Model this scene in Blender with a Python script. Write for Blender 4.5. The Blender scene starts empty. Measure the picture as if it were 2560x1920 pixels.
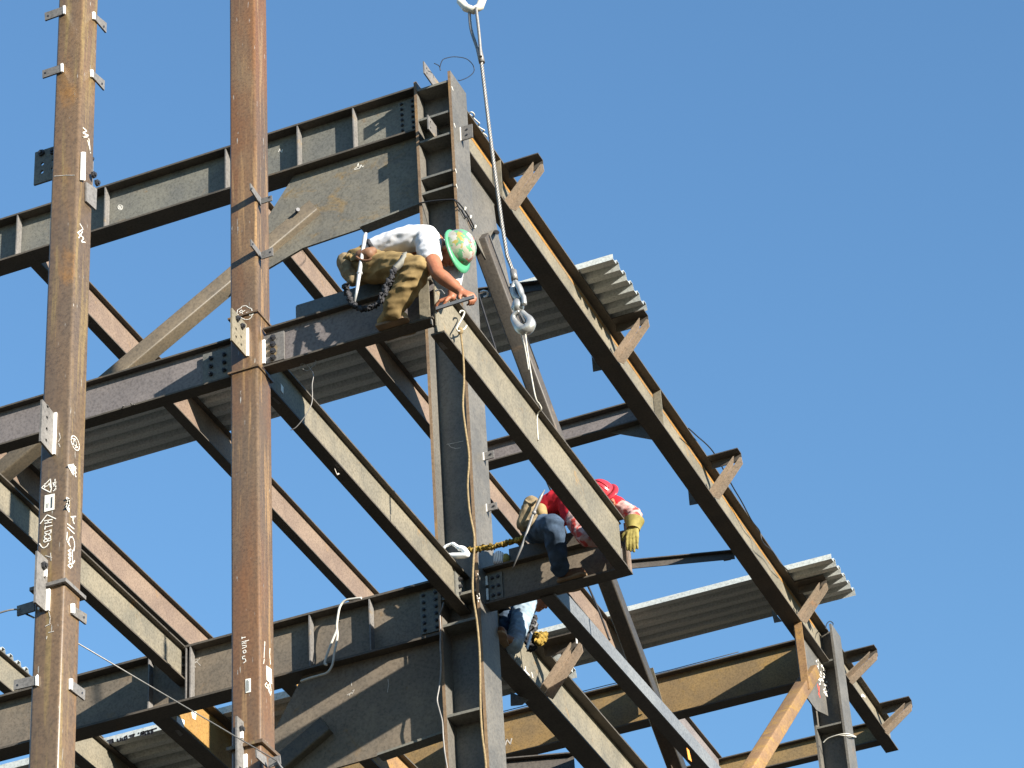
import bpy, bmesh, math, random
from mathutils import Vector, Matrix, noise
R = math.radians
random.seed(7)
scene = bpy.context.scene
col = scene.collection

# ------------------------------------------------------------------ camera
CAM = Vector((8.0072488, -20.0905470, -18.4921429))
CR = Vector((0.91989917, 0.38832799, -0.05465247))
CU = Vector((0.26256285, -0.50638061, 0.82136437))
CF = Vector((-0.29128382, 0.76992211, 0.56777960))
FPX = 7616.83
cd = bpy.data.cameras.new('camera')
cam = bpy.data.objects.new('camera', cd)
col.objects.link(cam)
m = Matrix((CR, CU, -CF)).transposed().to_4x4()
m.translation = CAM
cam.matrix_world = m
cd.sensor_width = 36.0
cd.lens = FPX / 2560 * 36.0
cd.clip_start = 0.1
cd.clip_end = 6000
scene.camera = cam

# ------------------------------------------------------------------ sky, sun, exposure
SUN = Vector((2.3, -1.0, 0.80)).normalized()
SUN_EL = math.asin(SUN.z)
SUN_ROT = math.atan2(SUN.x, SUN.y)
w = bpy.data.worlds.new('World')
scene.world = w
w.use_nodes = True
nt = w.node_tree
bg = nt.nodes['Background']
sky = nt.nodes.new('ShaderNodeTexSky')
sky.sky_type = 'NISHITA'
sky.sun_disc = False
sky.sun_elevation = SUN_EL
sky.sun_rotation = SUN_ROT
sky.air_density = 1.7
sky.dust_density = 0.0
sky.ozone_density = 6.8
nt.links.new(sky.outputs[0], bg.inputs[0])
bg.inputs[1].default_value = 0.092
sd = bpy.data.lights.new('sun', 'SUN')
sd.energy = 4.9
sd.angle = R(0.5)
sd.color = (1.0, 0.93, 0.82)
so = bpy.data.objects.new('sun', sd)
col.objects.link(so)
so.rotation_euler = (-SUN).to_track_quat('-Z', 'Y').to_euler()
so.location = SUN * 60
vs = scene.view_settings
vs.view_transform = 'Standard'
vs.look = 'None'
vs.exposure = 1.385
vs.gamma = 1.0
GROUND = -20.1

# ------------------------------------------------------------------ pixel helpers (real planes, real depths)
def at(p, ax, val):
    d = (p[0] - 1280) * CR + (960 - p[1]) * CU + FPX * CF
    return CAM + d * ((val - CAM[ax]) / d[ax])
def Zm(ox, oy, s):
    return lambda x, y: (ox + x * s, oy + y * s)
K = 0.316456
ZA = Zm(0, 0, K); ZB = Zm(600, 100, K); ZC = Zm(0, 500, K); ZD = Zm(600, 550, K); ZE = Zm(0, 1000, K)
ZF = Zm(0, 1395, K); ZG = Zm(600, 1395, K); ZH = Zm(1000, 1000, K)
Y1 = Zm(1100, 200, K); Y2 = Zm(1100, 600, K); Y3 = Zm(1500, 900, K); Y4 = Zm(1700, 1395, K); Y5 = Zm(1150, 1395, K)
WA = Zm(800, 550, 0.18987); WB = Zm(1230, 1170, 0.18987)

# ------------------------------------------------------------------ materials
def _new(name):
    mt = bpy.data.materials.new(name); mt.use_nodes = True
    n = mt.node_tree.nodes; l = mt.node_tree.links
    return mt, n, l, n['Principled BSDF']
def _noise(n, l, scale, detail=6, rough=0.6, stretch=(1, 1, 1), dist=0.0, off=(0, 0, 0)):
    tc = n.new('ShaderNodeTexCoord'); mp = n.new('ShaderNodeMapping')
    mp.inputs['Scale'].default_value = stretch
    mp.inputs['Location'].default_value = off
    l.new(tc.outputs['Object'], mp.inputs[0])
    t = n.new('ShaderNodeTexNoise'); t.inputs['Scale'].default_value = scale
    t.inputs['Detail'].default_value = detail; t.inputs['Roughness'].default_value = rough
    t.inputs['Distortion'].default_value = dist
    l.new(mp.outputs[0], t.inputs['Vector'])
    return t.outputs['Fac']
def _ramp(n, l, fac, p0, p1):
    r = n.new('ShaderNodeMapRange'); r.inputs[1].default_value = p0; r.inputs[2].default_value = p1
    r.interpolation_type = 'SMOOTHSTEP'
    l.new(fac, r.inputs[0]); return r.outputs[0]
def _mix(n, l, fac, a, b):
    mx = n.new('ShaderNodeMix'); mx.data_type = 'RGBA'
    l.new(fac, mx.inputs[0])
    for k, v in ((6, a), (7, b)):
        if isinstance(v, tuple): mx.inputs[k].default_value = (*v, 1)
        else: l.new(v, mx.inputs[k])
    return mx.outputs[2]
def steel(name, base, dark, rust, rust_lo=0.58, rust_hi=0.72, rough=0.55, spec=0.4, stretch=(1, 1, 1), bump=0.1, streak=None, scuff=0.0):
    mt, n, l, b = _new(name)
    base, dark, rust = (tuple(x * .74 for x in c_) for c_ in (base, dark, rust))
    f1 = _noise(n, l, 2.2, 8, 0.65, stretch)
    c = _mix(n, l, _ramp(n, l, f1, 0.35, 0.65), dark, base)
    f2 = _noise(n, l, 3.1, 9, 0.7, stretch, 0.6, (7, 3, 1))
    c = _mix(n, l, _ramp(n, l, f2, rust_lo, rust_hi), c, rust)
    if streak:
        f4 = _noise(n, l, 22, 4, 0.6, (1, 1, 0.04), 0.3, (1, 5, 2))
        c = _mix(n, l, _ramp(n, l, f4, 0.52, 0.68), c, streak)
    if scuff:
        f5 = _noise(n, l, 60, 3, 0.5, (1, 1, 0.12), 0.0, (4, 4, 4))
        c = _mix(n, l, _ramp(n, l, f5, 0.70, 0.74), c, (scuff, scuff * .95, scuff * .85))
    f3 = _noise(n, l, 45, 5, 0.7, (1, 1, 1))
    g = n.new('ShaderNodeMix'); g.data_type = 'RGBA'; g.blend_type = 'MULTIPLY'
    g.inputs[0].default_value = 0.45
    l.new(c, g.inputs[6]); 
    g2 = _ramp(n, l, f3, 0.25, 0.62); cb = n.new('ShaderNodeCombineColor')
    for i in range(3): l.new(g2, cb.inputs[i])
    l.new(cb.outputs[0], g.inputs[7])
    l.new(g.outputs[2], b.inputs['Base Color'])
    rr = n.new('ShaderNodeMapRange'); rr.inputs[3].default_value = rough - 0.12; rr.inputs[4].default_value = rough + 0.15
    l.new(f2, rr.inputs[0]); l.new(rr.outputs[0], b.inputs['Roughness'])
    b.inputs['Specular IOR Level'].default_value = spec
    bp = n.new('ShaderNodeBump'); bp.inputs['Strength'].default_value = bump; bp.inputs['Distance'].default_value = 0.01
    l.new(f3, bp.inputs['Height']); l.new(bp.outputs[0], b.inputs['Normal'])
    return mt
def plain(name, c, rough=0.6, metal=0.0, spec=0.4, var=0.25, scale=12, stretch=(1, 1, 1), bump=0.0):
    mt, n, l, b = _new(name)
    f = _noise(n, l, scale, 5, 0.6, stretch)
    d = tuple(x * (1 - var) for x in c); e = tuple(min(1, x * (1 + var * .6)) for x in c)
    l.new(_mix(n, l, _ramp(n, l, f, 0.3, 0.7), d, e), b.inputs['Base Color'])
    b.inputs['Roughness'].default_value = rough; b.inputs['Metallic'].default_value = metal
    b.inputs['Specular IOR Level'].default_value = spec
    if bump:
        bp = n.new('ShaderNodeBump'); bp.inputs['Strength'].default_value = bump; bp.inputs['Distance'].default_value = 0.01
        l.new(f, bp.inputs['Height']); l.new(bp.outputs[0], b.inputs['Normal'])
    return mt
M = {}
M['mill'] = steel('mill_scale_steel', (.255, .245, .205), (.19, .188, .17), (.30, .18, .075), .60, .74, .58, .3)
M['millrust'] = steel('rust_patched_steel', (.25, .23, .185), (.19, .18, .155), (.33, .225, .10), .52, .72, .58, .3, (1, 1, 1.6))
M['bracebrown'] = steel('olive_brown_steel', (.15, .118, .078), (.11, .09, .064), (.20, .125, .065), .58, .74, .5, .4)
M['edgerust'] = steel('rusty_edge_steel', (.36, .235, .13), (.25, .17, .11), (.45, .26, .08), .52, .7, .6, .3, (1, 1, .3))
M['column'] = steel('grey_column_steel', (.205, .188, .16), (.145, .137, .122), (.26, .17, .095), .62, .76, .5, .45)
M['tan'] = steel('tan_mill_steel', (.30, .262, .19), (.205, .187, .145), (.40, .25, .10), .60, .76, .6, .3)
M['pink'] = steel('reddish_mill_steel', (.31, .225, .165), (.235, .17, .13), (.40, .24, .10), .62, .78, .62, .25)
M['kick'] = steel('kicker_angle_steel', (.40, .30, .215), (.32, .25, .18), (.42, .25, .14), .60, .75, .6, .3)
M['plum'] = steel('plum_mill_steel', (.285, .25, .238), (.22, .195, .19), (.24, .17, .13), .62, .75, .6, .3)
M['ochre'] = steel('ochre_rust_steel', (.46, .27, .085), (.36, .2, .07), (.42, .28, .13), .55, .7, .6, .25)
M['brown'] = steel('brown_rust_steel', (.26, .21, .155), (.19, .16, .125), (.32, .20, .09), .6, .74, .58, .3)
M['rustgirder'] = steel('rust_coloured_girder_steel', (.36, .24, .105), (.27, .19, .1), (.40, .25, .08), .52, .7, .6, .25)
M['rustbrace'] = steel('orange_rust_steel', (.42, .25, .11), (.32, .19, .1), (.48, .28, .08), .48, .64, .62, .25, stretch=(1, 1, 2))
M['tube'] = steel('rusty_tube_steel', (.225, .138, .070), (.155, .108, .066), (.34, .17, .045), .56, .72, .36, .6, (1, 1, .25), .06, (.21, .145, .06), .36)
M['tube2'] = steel('orange_tube_steel', (.235, .112, .044), (.155, .105, .062), (.23, .15, .08), .50, .72, .36, .6, (1, 1, .22), .06, (.27, .165, .075), .36)
M['plate'] = steel('grey_plate_steel', (.26, .245, .23), (.19, .18, .17), (.33, .24, .13), .58, .7, .55, .35)
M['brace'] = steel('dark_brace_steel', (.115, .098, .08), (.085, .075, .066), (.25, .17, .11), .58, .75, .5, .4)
M['blue'] = steel('sky_tinted_steel', (.26, .27, .27), (.2, .21, .22), (.34, .22, .12), .68, .8, .45, .5)  # grey steel with the sky's reflection put into its colour
M['channel'] = steel('blue_channel_steel', (.16, .19, .2), (.12, .14, .15), (.3, .27, .15), .68, .8, .5, .4)
M['bolt'] = plain('bolt_steel', (.05, .05, .055), .45, .4, .5)
M['rustline'] = steel('orange_rust_line', (.50, .25, .06), (.36, .19, .06), (.3, .22, .13), .5, .66, .7, .2, (1, .3, 1))
M['flange'] = steel('dark_flange_steel', (.14, .118, .092), (.10, .088, .072), (.20, .13, .07), .6, .74, .6, .3)
M['weld'] = plain('bright_weld', (.82, .80, .76), .45, 0, .5, .1)
M['chalk'] = plain('white_chalk', (.80, .77, .70), .9, 0, .1, .15, 60)
M['faint'] = plain('faint_chalk', (.45, .42, .38), .9, 0, .1, .25, 60)
M['label'] = plain('paper_label', (.82, .80, .72), .8, 0, .2, .1, 40)
M['ink'] = plain('black_marker', (.02, .02, .025), .7)
M['redmark'] = plain('red_marker', (.6, .08, .05), .7)
M['galv'] = steel('galvanised_deck', (.74, .77, .73), (.60, .64, .64), (.68, .62, .44), .62, .8, .42, .5, (.15, 1, 1), .03)
M['rope'] = plain('tan_rope', (.24, .18, .10), .9, 0, .1, .3, 60, bump=.4)
M['wirerope'] = plain('grey_wire_rope', (.235, .225, .21), .5, .5, .5, .2, 60)
M['hook'] = plain('galvanised_hook', (.46, .45, .42), .36, .6, .5, .2, 25)
M['paintring'] = plain('cream_painted_steel', (.78, .74, .62), .4, 0, .5, .15, 20)
M['whitecord'] = plain('white_cord', (.50, .48, .42), .8, 0, .2, .1, 40)
M['blackwire'] = plain('black_wire', (.02, .02, .022), .5)
M['greywire'] = plain('grey_wire', (.22, .21, .20), .5, .3)
M['skin'] = plain('tanned_skin', (.30, .115, .06), .5, 0, .35, .22, 14)
M['shirt'] = plain('white_cotton', (.58, .58, .60), .85, 0, .1, .04, 8, bump=.15)
M['canvas'] = plain('tan_canvas', (.225, .158, .072), .9, 0, .1, .28, 9, bump=.3)
M['boot'] = plain('tan_suede', (.30, .21, .10), .85, 0, .15, .2, 18)
M['sole'] = plain('brown_sole', (.24, .16, .09), .7)
M['denim'] = plain('dark_denim', (.055, .082, .125), .9, 0, .1, .45, 7, bump=.35)
M['denimlight'] = plain('faded_denim', (.27, .35, .42), .9, 0, .1, .35, 8, bump=.3)
M['redshirt'] = plain('red_cotton', (.40, .018, .028), .85, 0, .1, .15, 9, bump=.2)
M['leather'] = plain('brown_leather', (.17, .085, .045), .6, 0, .35, .3, 14)
M['bag'] = plain('worn_canvas_bag', (.215, .165, .10), .85, 0, .15, .35, 16, bump=.3)
M['glove'] = plain('yellow_leather', (.25, .205, .06), .7, 0, .2, .25, 20)
M['hair'] = plain('dark_hair', (.035, .022, .016), .8)
M['webbing'] = plain('grey_webbing', (.19, .185, .16), .85)
M['blackweb'] = plain('black_webbing', (.045, .045, .05), .85, 0, .2, .5, 40)
M['goldweb'] = plain('gold_webbing', (.27, .18, .04), .85, 0, .15, .45, 35)
M['chrome'] = plain('bright_tool_steel', (.55, .55, .54), .35, .3, .5, .08)
M['tool'] = plain('worn_tool_steel', (.20, .195, .19), .45, .3, .5, .2)
M['carabiner'] = plain('pale_alloy', (.86, .86, .84), .45, .15, .5, .05)
M['greenhat'] = plain('mint_plastic', (.075, .30, .15), .35, 0, .5, .06)
M['redhat'] = plain('red_plastic', (.42, .03, .04), .3, 0, .5, .08)
M['sticker'] = plain('silver_sticker', (.34, .33, .32), .4, 0, .4, .3, 30)
M['ysticker'] = plain('yellow_sticker', (.8, .66, .25), .4, 0, .4, .1)
M['gnd'] = plain('site_dirt', (.062, .056, .045), .95, 0, .1, .4, .6)
M['orangetape'] = plain('orange_tape', (.8, .3, .05), .6)
# tie-dyed sleeve: red bleeding into white along the arm
def sleeve_mat():
    mt, n, l, b = _new('red_white_dyed_cotton')
    f = _noise(n, l, 11, 3, 0.5, (1, 1, 1), 1.2)
    l.new(_mix(n, l, _ramp(n, l, f, .44, .60), (.46, .30, .27), (.44, .05, .04)), b.inputs['Base Color'])
    b.inputs['Roughness'].default_value = .9
    return mt
M['sleeve'] = sleeve_mat()
def sticker_hat():
    mt, n, l, b = _new('sticker_covered_plastic')
    tc = n.new('ShaderNodeTexCoord'); v = n.new('ShaderNodeTexVoronoi'); v.inputs['Scale'].default_value = 27
    nz = n.new('ShaderNodeTexNoise'); nz.inputs['Scale'].default_value = 26; l.new(tc.outputs['Object'], nz.inputs['Vector'])
    ad = n.new('ShaderNodeMix'); ad.data_type = 'RGBA'; ad.inputs[0].default_value = .07; l.new(tc.outputs['Object'], ad.inputs[6]); l.new(nz.outputs['Color'], ad.inputs[7]); l.new(ad.outputs[2], v.inputs['Vector'])
    sp = n.new('ShaderNodeSeparateColor'); l.new(v.outputs['Color'], sp.inputs[0])
    cr = n.new('ShaderNodeValToRGB'); cr.color_ramp.interpolation = 'CONSTANT'
    cs = [(0, (.10, .30, .15)), (.22, (.36, .34, .27)), (.38, (.12, .28, .15)), (.52, (.36, .13, .10)), (.62, (.42, .41, .37)), (.76, (.17, .16, .19)), (.86, (.32, .27, .07)), (.93, (.26, .36, .23))]
    e = cr.color_ramp.elements
    e[0].position, e[0].color = 0, (*cs[0][1], 1)
    e[1].position, e[1].color = cs[1][0], (*cs[1][1], 1)
    for p, c in cs[2:]:
        k = e.new(p); k.color = (*c, 1)
    l.new(sp.outputs[0], cr.inputs[0]); l.new(cr.outputs[0], b.inputs['Base Color'])
    b.inputs['Roughness'].default_value = .38
    return mt
M['stickerhat'] = sticker_hat()
def stripe_mat():
    mt, n, l, b = _new('white_striped_fabric')
    tc = n.new('ShaderNodeTexCoord'); wv = n.new('ShaderNodeTexWave'); wv.inputs['Scale'].default_value = 22
    l.new(tc.outputs['Object'], wv.inputs['Vector'])
    l.new(_mix(n, l, _ramp(n, l, wv.outputs['Fac'], .1, .3), (.12, .13, .2), (.82, .82, .8)), b.inputs['Base Color'])
    b.inputs['Roughness'].default_value = .9
    return mt
M['stripe'] = stripe_mat()

# ------------------------------------------------------------------ mesh builder
class MB:
    def __init__(s): s.v = []; s.f = []; s.smooth = []
    def add(s, vs, fs, sm=False):
        k = len(s.v); s.v += [Vector(p) for p in vs]
        s.f += [tuple(i + k for i in f) for f in fs]; s.smooth += [sm] * len(fs); return s
    def box(s, a, b):
        x0, y0, z0 = (min(a[i], b[i]) for i in range(3)); x1, y1, z1 = (max(a[i], b[i]) for i in range(3))
        return s.add([(x0, y0, z0), (x1, y0, z0), (x1, y1, z0), (x0, y1, z0), (x0, y0, z1), (x1, y0, z1), (x1, y1, z1), (x0, y1, z1)],
                     [(0, 3, 2, 1), (4, 5, 6, 7), (0, 1, 5, 4), (1, 2, 6, 5), (2, 3, 7, 6), (3, 0, 4, 7)])
    def prism(s, pts, vec, sm=False):
        pts = [Vector(p) for p in pts]; vec = Vector(vec); n = len(pts)
        nrm = Vector((0, 0, 0))
        for i in range(n): nrm += pts[i].cross(pts[(i + 1) % n])
        if nrm.dot(vec) < 0: pts.reverse()
        vs = pts + [p + vec for p in pts]
        fs = [tuple(range(n - 1, -1, -1)), tuple(range(n, 2 * n))]
        k = len(s.v); s.add(vs, fs)
        side = [(i, (i + 1) % n, n + (i + 1) % n, n + i) for i in range(n)]
        s.f += [tuple(i + k for i in f) for f in side]; s.smooth += [sm] * n
        return s
    def px(s, ax, val, pts, t):                      # plate whose outline lies on the real plane ax = val
        P = [at(p, ax, val) for p in pts]; v = Vector((0, 0, 0)); v[ax] = t
        return s.prism([p - v / 2 for p in P], v)
    def ibeam(s, ax, a0, a1, c, ztop, d, bw, tf=.016, tw=.011):
        k = .012
        h = [(-bw / 2, 0), (-bw / 2, -tf), (-tw / 2 - k, -tf), (-tw / 2, -tf - k), (-tw / 2, -d + tf + k), (-tw / 2 - k, -d + tf), (-bw / 2, -d + tf), (-bw / 2, -d)]
        prof = h + [(-x, y) for x, y in reversed(h)]
        if ax == 0: P = [(a0, c + x, ztop + y) for x, y in prof]; v = (a1 - a0, 0, 0)
        else: P = [(c + x, a0, ztop + y) for x, y in prof]; v = (0, a1 - a0, 0)
        return s.prism(P, v)
    def bar(s, p, q, w, h, up=(0, 0, 1), rad=0.0):    # rectangular bar p->q, w across, h along 'up'
        p, q = Vector(p), Vector(q); d = (q - p).normalized(); x = d.cross(Vector(up)).normalized(); y = x.cross(d)
        if rad:
            pr = []
            for cx, cy, a0 in ((1, 1, 0), (-1, 1, 90), (-1, -1, 180), (1, -1, 270)):
                for k in range(5):
                    t = R(a0 + k * 22.5); pr.append((cx * (w / 2 - rad) + rad * math.cos(t), cy * (h / 2 - rad) + rad * math.sin(t)))
            return s.prism([p + x * a + y * b for a, b in pr], q - p, True)
        return s.prism([p + x * a + y * b for a, b in ((-w / 2, -h / 2), (w / 2, -h / 2), (w / 2, h / 2), (-w / 2, h / 2))], q - p)
    def tube(s, pts, r, seg=8, closed=False):
        P = [Vector(p) for p in pts]; n = len(P); rr = r if isinstance(r, (list, tuple)) else [r] * n
        up = None; k0 = len(s.v)
        for i in range(n):
            if closed: d = P[(i + 1) % n] - P[i - 1]
            else: d = P[min(i + 1, n - 1)] - P[max(i - 1, 0)]
            d = d.normalized() if d.length > 1e-9 else Vector((0, 0, 1))
            if up is None: up = d.orthogonal()
            x = up - d * up.dot(d)
            x = x.normalized() if x.length > 1e-6 else d.orthogonal().normalized()
            up = x; y = d.cross(x)
            for j in range(seg):
                a = 2 * math.pi * j / seg; s.v.append(P[i] + (x * math.cos(a) + y * math.sin(a)) * rr[i])
        for i in range(n if closed else n - 1):
            a, b = k0 + i * seg, k0 + ((i + 1) % n) * seg
            for j in range(seg):
                s.f.append((a + j, a + (j + 1) % seg, b + (j + 1) % seg, b + j)); s.smooth.append(True)
        if not closed:
            s.f.append(tuple(k0 + j for j in reversed(range(seg)))); s.f.append(tuple(k0 + (n - 1) * seg + j for j in range(seg))); s.smooth += [False, False]
        return s
    def ball(s, c, r, sx=1, sy=1, sz=1, seg=12, rings=8, M3=None):
        c = Vector(c); k = len(s.v)
        for i in range(rings + 1):
            th = math.pi * i / rings
            for j in range(seg):
                ph = 2 * math.pi * j / seg
                p = Vector((math.sin(th) * math.cos(ph) * sx, math.sin(th) * math.sin(ph) * sy, math.cos(th) * sz)) * r
                s.v.append(c + (M3 @ p if M3 else p))
        for i in range(rings):
            for j in range(seg):
                a, b = k + i * seg, k + (i + 1) * seg
                s.f.append((a + j, b + j, b + (j + 1) % seg, a + (j + 1) % seg)); s.smooth.append(True)
        return s
    def hexbolt(s, c, n, r=.019, h=.028):
        c = Vector(c); n = Vector(n).normalized(); x = n.orthogonal().normalized(); y = n.cross(x)
        ring = [c + (x * math.cos(a) + y * math.sin(a)) * r for a in [R(60 * i) for i in range(6)]]
        s.prism(ring, n * h * .6)
        ring = [c + n * h * .6 + (x * math.cos(a) + y * math.sin(a)) * r * .55 for a in [R(60 * i) for i in range(6)]]
        return s.prism(ring, n * h * .4)
    def holed(s, ax, val, outer, t, holes):           # plate with drilled holes; outer / holes in the two other axes
        i1, i2 = [i for i in range(3) if i != ax]
        bm = bmesh.new()
        def loop(pts):
            vs_ = []
            for u, v in pts:
                p = [0, 0, 0]; p[ax] = val - t / 2; p[i1] = u; p[i2] = v; vs_.append(bm.verts.new(p))
            return [bm.edges.new((vs_[i], vs_[(i + 1) % len(vs_)])) for i in range(len(vs_))]
        ed = loop(outer)
        for (u, v, r) in holes: ed += loop([(u + r * math.cos(R(a)), v + r * math.sin(R(a))) for a in range(0, 360, 36)])
        bmesh.ops.triangle_fill(bm, use_beauty=True, edges=ed)
        g = bmesh.ops.extrude_face_region(bm, geom=bm.faces[:])
        vv = Vector((0, 0, 0)); vv[ax] = t
        bmesh.ops.translate(bm, vec=vv, verts=[e for e in g['geom'] if isinstance(e, bmesh.types.BMVert)])
        bmesh.ops.recalc_face_normals(bm, faces=bm.faces)
        bm.verts.index_update()
        s.add([v.co.copy() for v in bm.verts], [tuple(v.index for v in f.verts) for f in bm.faces]); bm.free()
        return s
    def strokes(s, ax, val, lines, r=.006, off=.0012):
        r = r * .68  # chalk lines drawn on the plane ax = val, standing a hair proud of it
        for ln in lines:
            P = [at(p, ax, val) for p in ln]
            o = Vector((0, 0, 0)); o[ax] = off if ax == 0 else -off
            n = Vector((0, 0, 0)); n[ax] = 1 if ax == 0 else -1
            for a, b in zip(P, P[1:]):
                d = b - a
                if d.length < 1e-5: continue
                x = d.normalized().cross(n) * r; e = d.normalized() * r * .6
                q = [a - e - x + o, b + e - x + o, b + e + x + o, a - e + x + o]
                t = n * .001
                s.prism(q, t)
        return s
    def mesh(s, name, origin=Vector((0, 0, 0))):
        me = bpy.data.meshes.new(name)
        me.from_pydata([tuple(p - origin) for p in s.v], [], s.f)
        me.polygons.foreach_set('use_smooth', s.smooth)
        me.update(); return me

def props(o, label=None, cat=None, group=None, kind=None):
    if label: o['label'] = label
    if cat: o['category'] = cat
    if group: o['group'] = group
    if kind: o['kind'] = kind
    return o
def thing(name, loc, label, cat, group=None):
    o = bpy.data.objects.new(name, None); o.empty_display_size = .1; col.objects.link(o); o.location = loc
    return props(o, label, cat, group)
def base(o):
    p = Vector(o.location)
    while o.parent: o = o.parent; p += Vector(o.location)
    return p
def part(name, mb, mat, parent, label=None, fix=True):
    org = base(parent)
    me = mb.mesh(name, org) if isinstance(mb, MB) else mb
    me.materials.append(M[mat] if isinstance(mat, str) else mat)
    o = bpy.data.objects.new(name, me); col.objects.link(o); o.parent = parent
    if label: o['label'] = label
    return o
def solo(name, mb, mat, label, cat, group=None, kind=None):
    lo = Vector([min(p[i] for p in mb.v) for i in range(3)]); hi = Vector([max(p[i] for p in mb.v) for i in range(3)])
    org = Vector(((lo.x + hi.x) / 2, (lo.y + hi.y) / 2, lo.z))
    me = mb.mesh(name, org); me.materials.append(M[mat])
    o = bpy.data.objects.new(name, me); col.objects.link(o); o.location = org
    return props(o, label, cat, group, kind)
def smooth_path(pts, n=6):
    P = [Vector(p) for p in pts]; out = []
    for i in range(len(P) - 1):
        a = P[max(i - 1, 0)]; b = P[i]; c = P[i + 1]; d = P[min(i + 2, len(P) - 1)]
        for k in range(n):
            t = k / n; t2, t3 = t * t, t * t * t
            out.append(.5 * ((2 * b) + (c - a) * t + (2 * a - 5 * b + 4 * c - d) * t2 + (3 * b - a - 3 * c + d) * t3))
    return out + [P[-1]]
def bolts(parent, pts, n, r=.019):
    for p in pts: part('bolt', MB().hexbolt(p, n, r), 'bolt', parent)

def isec(parent, ax, a0, a1, c, ztop, d, bw, mat, tf=.016, tw=.011, fl='flange'):
    lo = (a0, c - tw / 2) if ax == 0 else (c - tw / 2, a0); hi = (a1, c + tw / 2) if ax == 0 else (c + tw / 2, a1)
    part('web', MB().box((*lo, ztop - d + tf - .001), (*hi, ztop - tf + .001)), mat, parent)
    lo = (a0, c - bw / 2) if ax == 0 else (c - bw / 2, a0); hi = (a1, c + bw / 2) if ax == 0 else (c + bw / 2, a1)
    part('flange', MB().box((*lo, ztop - tf), (*hi, ztop)), fl, parent)
    part('flange', MB().box((*lo, ztop - d), (*hi, ztop - d + tf)), fl, parent)

# ------------------------------------------------------------------ ground
g = MB(); N = 24; S = 2600.0
for i in range(N + 1):
    for j in range(N + 1): g.v.append(Vector((-S + 2 * S * i / N, -S + 2 * S * j / N, GROUND)))
for i in range(N):
    for j in range(N): a = i * (N + 1) + j; g.f.append((a, a + N + 1, a + N + 2, a + 1)); g.smooth.append(False)
me = g.mesh('ground'); me.materials.append(M['gnd'])
o = bpy.data.objects.new('ground', me); col.objects.link(o); props(o, 'bare dirt of the building site far below the steel frame', 'ground', kind='structure')

H1 = -5.35       # top of steel, lower floor (upper floor is z = 0)
GB = 'steel floor beams of the frame'

# ------------------------------------------------------------------ corner column (wide-flange)
t = thing('steel_column', (-.187, .186, GROUND), 'dark grey wide-flange corner column with open ribbed top, behind the man in white', 'column', 'steel columns')
c = MB()
W_ = .374; tf = .028
prof = [(0, 0), (0, .372), (-tf, .372), (-tf, .196), (-W_ + tf, .196), (-W_ + tf, .372), (-W_, .372), (-W_, 0), (-W_ + tf, 0), (-W_ + tf, .178), (-tf, .178), (-tf, 0)]
c.prism([(x, y, GROUND) for x, y in prof], (0, 0, -GROUND))
part('shaft', c, 'column', t)
part('flange_edge', MB().box((-.373, -.0025, GROUND), (-.347, -.0005, -.004)), 'edgerust', t)
part('flange_edge', MB().box((-.027, -.0025, GROUND), (-.001, -.0005, -.004)), 'edgerust', t)
for z in (-.11, -.47, -.73, -1.16, -1.335, -5.60, -5.86, -6.70):
    part('stiffener', MB().box((-W_ + tf + .001, .006, z - .012), (-tf - .001, .177, z + .012)), 'mill', t)
p = part('shear_tab', MB().holed(0, -.19, [(-.18, -.097), (.177, -.097), (.177, .045), (-.18, .045)], .012, [(-.12, .0, .012), (-.12, -.055, .012)]), 'plate', t)
p = part('shear_tab', MB().holed(0, -.20, [(-.12, -.717), (.177, -.717), (.177, -.55), (-.12, -.55)], .012, [(-.07, -.6, .012), (-.07, -.67, .012)]), 'plate', t)
def cantab(pts, y, weld, holes):
    q = part('guard_tab', MB().px(1, y, pts, .012), 'plate', t)
    part('weld_bead', MB().px(1, y - .006, weld, .012), 'weld', q)
    for h in holes: part('bolt', MB().hexbolt(at(h, 1, y - .007), (0, -1, 0), .011, .008), 'bolt', q)
y0 = at(ZB(1745, 740), 0, .003).y
cantab([ZB(1745, 690), ZB(1835, 665), ZB(1840, 770), ZB(1750, 797)], y0, [ZB(1727, 695), ZB(1744, 690), ZB(1748, 795), ZB(1732, 800)], [ZB(1793, 706), ZB(1793, 748)])
y0 = at(ZH(662, 440), 0, .003).y
cantab([ZH(662, 420), ZH(740, 400), ZH(742, 455), ZH(664, 478)], y0, [ZH(645, 418), ZH(662, 415), ZH(666, 476), ZH(650, 480)], [ZH(716, 428)])
y0 = at(ZH(686, 850), 0, .003).y
cantab([ZH(686, 828), ZH(764, 808), ZH(768, 862), ZH(690, 882)], y0, [ZH(668, 826), ZH(685, 822), ZH(689, 882), ZH(673, 886)], [ZH(741, 837)])
ch = MB()
for a in (ZB(1672, 368), ZB(1690, 660), ZB(1700, 1020), ZB(1706, 1140), ZH(618, 1385), ZH(624, 1530), ZH(610, 1565)):
    b = (a[0] + 3, a[1] + 9); ch.strokes(0, 0.0, [[a, b]], .008)
ch.strokes(0, 0.0, [[ZH(606, 1545), ZH(620, 1570), ZH(628, 1560)], [ZH(612, 1372), ZH(622, 1395)]], .007)
part('chalk_mark', ch, 'chalk', t)
part('chalk_mark', MB().strokes(1, .178, [[ZH(370, 352), ZH(440, 338), ZH(500, 325)], [ZH(380, 345), ZH(400, 372), ZH(440, 384), ZH(480, 378)]], .004), 'faint', t)

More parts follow.
